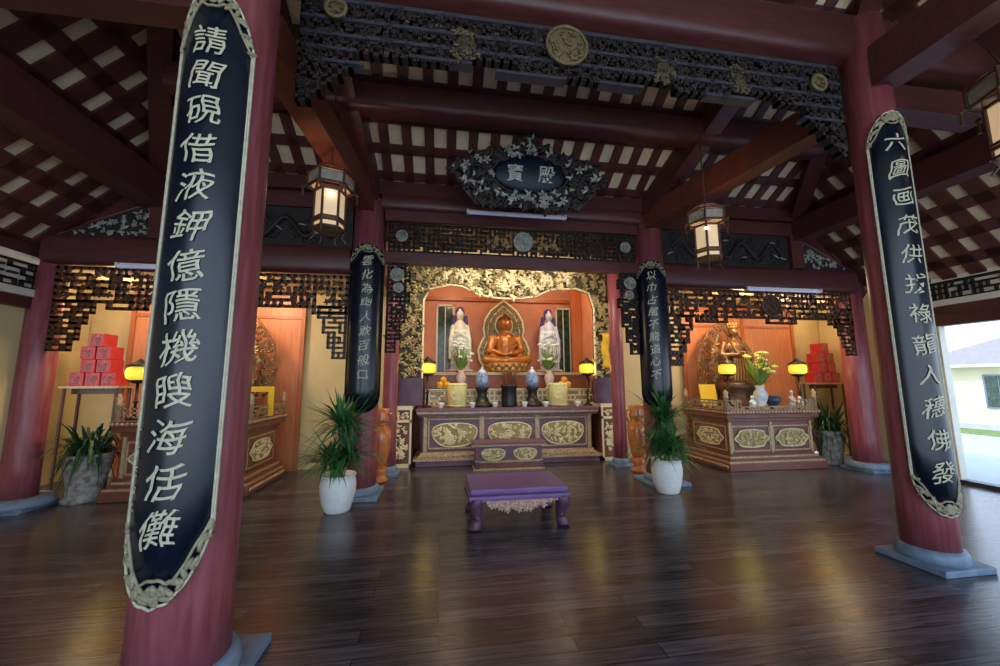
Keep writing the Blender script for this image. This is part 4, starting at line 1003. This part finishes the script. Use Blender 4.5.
guardian(5.60,6.62,1.0,'brown-gold standing statue with openwork halo on the right side altar')
guardian(-3.28,6.42,1.0,'brown-gold standing statue with openwork halo on the left side altar')
table_lamp(5.08,6.2,1.0,'glowing yellow lamp left of the flowers on the right side altar',.71,.92)
table_lamp(6.50,6.16,1.0,'glowing yellow lamp right of the flowers on the right side altar',.71,.92)
table_lamp(-4.17,6.0,1.0,'glowing yellow lamp at left end of the left side altar, beside the red gift boxes',.63,.92)
table_lamp(-2.95,5.9,1.0,'glowing yellow lamp on the left side altar hidden behind the foreground column',.63,.92) if False else None
bouquet(5.64,6.12,1.0,'tall yellow-green flowers in grey vase in the middle of the right side altar',M['whiteblue'],M['flowergold'],143,None,1.22,22)
# yellow panels, bowls and figurines on the side altars
def yellow_panel(x, y, z, w, h, label, tilt=-8):
    t = thing('yellow_placard', label, 'placard', (x,y,z), 0, 'upright yellow panels on side altars'); m_ = Matrix.Rotation(math.radians(tilt),4,'X')
    MB().box(-w/2,w/2,0,.02,0.03,h).xf(m_).build('panel', M['yellowcloth'], t)
    MB().box(-w/2-.01,w/2+.01,-.05,.09,0,.03).build('foot_rail', M['browncarve'], t)
yellow_panel(5.02,6.62,1.0,.34,.44,'bright yellow upright panel at left end of the right side altar')
yellow_panel(6.02,6.5,1.0,.24,.44,'smaller yellow upright panel right of the flowers on the right side altar')
t = thing('picture_frame', 'bright yellow open frame at right end of the left side altar', 'frame', (-2.70,6.3,1.0), 0)
MB().box(-.17,.17,0,.025,.36,.44).box(.09,.17,0,.025,0,.36).build('frame', M['yellowcloth'], t)
MB().box(-.17,-.13,0,.025,0,.36).build('frame_leg', M['browncarve'], t)
t = thing('maroon_box', 'patterned maroon box in front of the yellow frame, left side altar', 'box', (-2.74,6.1,1.0), 0)
bevel(MB().box(-.11,.11,-.1,.1,0,.24).build('box_body', M['maroonbox'], t), .008); MB().box(-.115,.115,-.105,.105,.24,.28).build('lid', M['maroonbox'], t)
t = thing('dark_bowl', 'navy glazed bowl before the smaller yellow panel, right side altar', 'bowl', (5.98,6.22,1.0), 0)
MB().lathe([(.07,0),(.075,.02),(.06,.04),(.12,.12),(.135,.22),(.12,.22),(.10,.12)], n=20).build('bowl_body', M['bluecloth'], t); MB().lathe([(.12,.19),(0,.2)], n=16).build('ash', M['stonepot'], t)
def figurine(x, y, label, m, h):
    t = thing('figurine', label, 'figurine', (x,y,1.0), 0, 'small figurines on the right side altar')
    MB().lathe([(.06,0),(.065,.015),(.05,.02)], n=14).build('base', M['bronze'], t)
    sculpt('body', [('c',(0,0,.03),(0,0,h*.5),.055,.045),('b',(0,0,h*.55),(.055,.04,.04)),('b',(0,0,h*.85),(.03,.032,.04)),('c',(0,0,h*.6),(0,0,h*.8),.02,.02),('c',(-.05,0,h*.55),(-.02,-.05,h*.4),.018,.014),('c',(.05,0,h*.55),(.02,-.05,h*.4),.018,.014)], m, t, .008, 2)
figurine(5.38,6.02,'small bluish-white figurine left of the flower vase, right side altar',M['whiteblue'],.24)
figurine(6.2,6.05,'tall slim pinkish figurine right of the navy bowl, right side altar',M['pink'],.34)
figurine(6.36,6.05,'small white figurine nearest the right corner post, right side altar',M['white'],.22)

# ------------------------------------------------------------------ red gift box pyramids
def box_pyramid(xs, y, z, rows, label_where, group, bw=.155, bh=.19, sp=.205, stand_w=.76):
    cx = sum(xs)/2
    t = thing('box_stand', 'narrow wooden stand under the pyramid of red boxes '+label_where, 'stand', (cx,y,0), 0)
    MB().box(-stand_w/2,stand_w/2,-.16,.16,z-.035,z).build('stand_top', M['altartrim'], t)
    for sx in (-1,1):
        for sy in (-1,1): MB().tube([(sx*(stand_w/2-.05),sy*.12,0),(sx*(stand_w/2-.05),sy*.12,z-.035)], .02, 8).build('leg', M['browncarve'], t)
    MB().box(-stand_w/2+.05,stand_w/2-.05,-.01,.01,z-.12,z-.04).build('rail', M['browncarve'], t)
    first = None; N = len(rows); names = ['bottom row','second row','third row','top']
    pos = {1:['single'],2:['left','right'],3:['left','middle','right']}
    for j, n in enumerate(rows):
        for i in range(n):
            x = cx+(i-(n-1)/2)*sp + (.0 if n != 2 or j != 1 else .02); loc = (x,y,z+j*(bh+.002))
            if first is None:
                first = thing('gift_box', '', 'box', loc, 0, group)
                bevel(MB().box(-bw/2-.015,bw/2+.015,-.12,.12,0,bh).build('box_body', M['redbox'], first), .008)
                mb = MB(); leafage(mb, lambda a,b: a*a+(b-bh/2)**2 < .0036, -.07,.07,0,bh, 20, .026, -.122, .006, 201, .3); mb.tube([(.066*math.cos(2*PI*k/20),-.122,bh/2+.07*math.sin(2*PI*k/20)) for k in range(20)], .004, 4, close=True)
                mb.build('front_print', M['redlabel'], first); b_ = first
            else: b_ = dup(first, loc)
            if j == N-1: l = 'topmost red box of pyramid '+label_where
            else: l = '%s red box, %s of pyramid %s' % (pos[n][i], names[j]+(' from below' if j else ''), label_where)
            b_['label'] = l
box_pyramid((-5.34,-4.72),6.5,1.46,(3,2,2,1),'at far left','red gift boxes at far left')
box_pyramid((7.44,8.14),6.85,1.46,(3,2,2,1),'right of the right side altar','red gift boxes at right',.155,.20,.205)

# ------------------------------------------------------------------ outdoors
struct('trim_40', MB().box(11.2,60,-40,60,-.9,-.8), M['pavement'])
o = MB().box(22.4,24.6,-5,40,-.8,-.76).build('lawn', M['grass']); o['kind'] = 'stuff'; o['label'] = 'strip of grass before the yellow house'; o['category'] = 'grass'
t = thing('house', 'pale yellow house with grey-brown tiled roof seen through the right opening', 'house', (25,12,-.8), 0)
MB().box(0,6,-10,4.6,0,3.1).build('wall', M['housewall'], t)
mb = MB(); e = .7
mb.add([(-e,-10-e,3.0),(6+e,-10-e,3.0),(6+e,4.6+e,3.0),(-e,4.6+e,3.0),(3,-7,4.9),(3,1.6,4.9)], [(0,3,5,4),(1,4,5,2),(0,4,1),(3,2,5),(0,1,2,3)]); mb.build('roof', M['roof'], t)
MB().box(-e-.03,-e+.05,-10-e,4.6+e,2.9,3.02).build('eave_board', M['paleframe'], t)
for yy in (1.6,-2.4):
    f = MB().box(-.06,.02,yy-.72,yy+.72,1.0,2.55).build('window', M['houseblue'], t)
    mb = MB()
    for k in range(3): mb.box(-.08,-.06,yy-.66+k*.45,yy-.26+k*.45,1.08,2.47)
    mb.build('panes', M['winglass'], f)
MB().box(-.1,.0,-10,4.6,0,.25).build('base_course', M['pavement'], t)
for i, (x,y,s,l) in enumerate(((23.6,16.4,.55,'low green shrub at left end of the yellow house wall'),(23.8,15.0,.4,'smaller green shrub under the yellow house wall, nearest its window'))):
    t = thing('shrub', l, 'shrub', (x,y,-.8), 0, 'shrubs before the yellow house'); R = random.Random(210+i)
    MB().tube([(0,0,0),(0,0,s*.6)], .04, 6).build('stem', M['stem'], t); mb = MB()
    for k in range(120): leaf_blade(mb, (R.uniform(-.3,.3)*s,R.uniform(-.3,.3)*s,R.uniform(.2,.9)*s), R.uniform(0,6.28), .3*s, R.uniform(-.05,.25)*s, .08*s, .06*s, 3)
    mb.build('leaves', M['leaf'], t)
t = thing('tree', 'tree crown rising beyond the roof of the yellow house', 'tree', (38,26,-.8), 0); R = random.Random(5)
MB().tube([(0,0,0),(.1,0,2.5),(0,.1,4)], [.25,.2,.12], 8).build('trunk', M['browncarve'], t); mb = MB()
for k in range(420):
    a = R.uniform(0,6.28); b_ = R.uniform(-1,1); r = 1.7*R.random()**.4; c_ = math.sqrt(1-b_*b_)
    leaf_blade(mb, (r*c_*math.cos(a),r*c_*math.sin(a),4.6+r*b_*.8), R.uniform(0,6.28), .5, R.uniform(-.2,.3), .1, .13, 3)
mb.build('foliage', M['leaf'], t)

# ------------------------------------------------------------------ light
wd = bpy.data.worlds.new('sky'); bpy.context.scene.world = wd; wd.use_nodes = True
bg = wd.node_tree.nodes['Background']; nt = wd.node_tree
tc = nt.nodes.new('ShaderNodeTexCoord'); sp_ = nt.nodes.new('ShaderNodeSeparateXYZ'); rp = nt.nodes.new('ShaderNodeValToRGB')
nt.links.new(tc.outputs['Generated'], sp_.inputs[0]); nt.links.new(sp_.outputs['Z'], rp.inputs[0]); nt.links.new(rp.outputs[0], bg.inputs['Color'])
rp.color_ramp.elements[0].color = (.72,.86,1,1); rp.color_ramp.elements[1].color = (.42,.62,1,1); rp.color_ramp.elements[1].position = .7
bg.inputs['Strength'].default_value = 3.0
def lamp(kind, loc, energy, color, size=.1, rot=None, shape=None, sy=None, spread=None):
    l = bpy.data.lights.new('lamp', kind); l.energy = energy; l.color = color
    if kind == 'AREA':
        l.size = size
        if sy: l.shape = 'RECTANGLE'; l.size_y = sy
        if spread: l.spread = spread
    else: l.shadow_soft_size = size
    o = bpy.data.objects.new('lamp', l); C.objects.link(o); o.location = loc
    if rot: o.rotation_euler = rot
    return o
l_ = bpy.data.lights.new('sun','SUN'); l_.energy = 2.2; l_.angle = .05; l_.color = (1,.95,.88); so_ = bpy.data.objects.new('sun', l_); C.objects.link(so_); so_.rotation_euler = Vector((.72,.25,-.65)).to_track_quat('-Z','Y').to_euler()
warm = (1,.72,.45)
lamp('POINT', (5.3,6.0,3.0), 66, warm, .1); lamp('POINT', (-3.2,6.0,3.0), 66, warm, .1); lamp('AREA', (5.3,5.72,3.06), 16, (1,.86,.68), 2.6, (math.radians(20),0,0), True, .15); lamp('AREA', (-3.1,5.72,3.06), 16, (1,.86,.68), 2.6, (math.radians(20),0,0), True, .15)
lamp('POINT', (7.6,6.6,2.9), 12, warm, .1); lamp('POINT', (-5.0,6.6,2.9), 12, warm, .1)
lamp('POINT', (.2,7.7,3.65), 34, warm, .1); lamp('POINT', (2.4,7.7,3.65), 34, warm, .1); lamp('AREA', (1.15,5.8,3.72), 60, (1,.86,.68), 3.2, (math.radians(38),0,0), True, .2)  # area light is added, hidden behind the lintel to brighten arch and altar
lamp('POINT', (-1.19,4.0,3.32), 9, (1,.75,.5), .05); lamp('POINT', (3.15,4.0,3.2), 9, (1,.75,.5), .05); lamp('POINT', (4.62,2.2,3.45), 5, (1,.75,.5), .05)
for x,y,z in ((-.28,7.2,1.77),(2.92,7.2,1.77),(5.08,6.0,1.7),(6.5,5.95,1.7),(-4.27,5.85,1.65)): lamp('POINT', (x,y,z), 3, (1,.75,.2), .08)

# ------------------------------------------------------------------ camera
cd = bpy.data.cameras.new('camera'); cam = bpy.data.objects.new('camera', cd); C.objects.link(cam)
cd.sensor_fit = 'HORIZONTAL'; cd.sensor_width = 36; cd.lens = 36*380/1000; cd.clip_start = .05; cd.clip_end = 300
pi_, ya, ro = math.radians(7.3), math.radians(8.6), math.radians(-.2)
fw = Vector((math.sin(ya)*math.cos(pi_), math.cos(ya)*math.cos(pi_), math.sin(pi_))); ri = Vector((math.cos(ya),-math.sin(ya),0)); upv = ri.cross(fw)
r2 = ri*math.cos(ro)+upv*math.sin(ro); u2 = upv*math.cos(ro)-ri*math.sin(ro)
mw_ = Matrix(((r2.x,u2.x,-fw.x,0),(r2.y,u2.y,-fw.y,0),(r2.z,u2.z,-fw.z,1.5),(0,0,0,1)))
cam.matrix_world = mw_
sc = bpy.context.scene; sc.camera = cam
sc.view_settings.view_transform = 'Standard'; sc.view_settings.look = 'None'; sc.view_settings.exposure = 0
sc.cycles.max_bounces = 8; sc.cycles.diffuse_bounces = 3; sc.cycles.use_denoising = True; sc.cycles.sample_clamp_indirect = 6
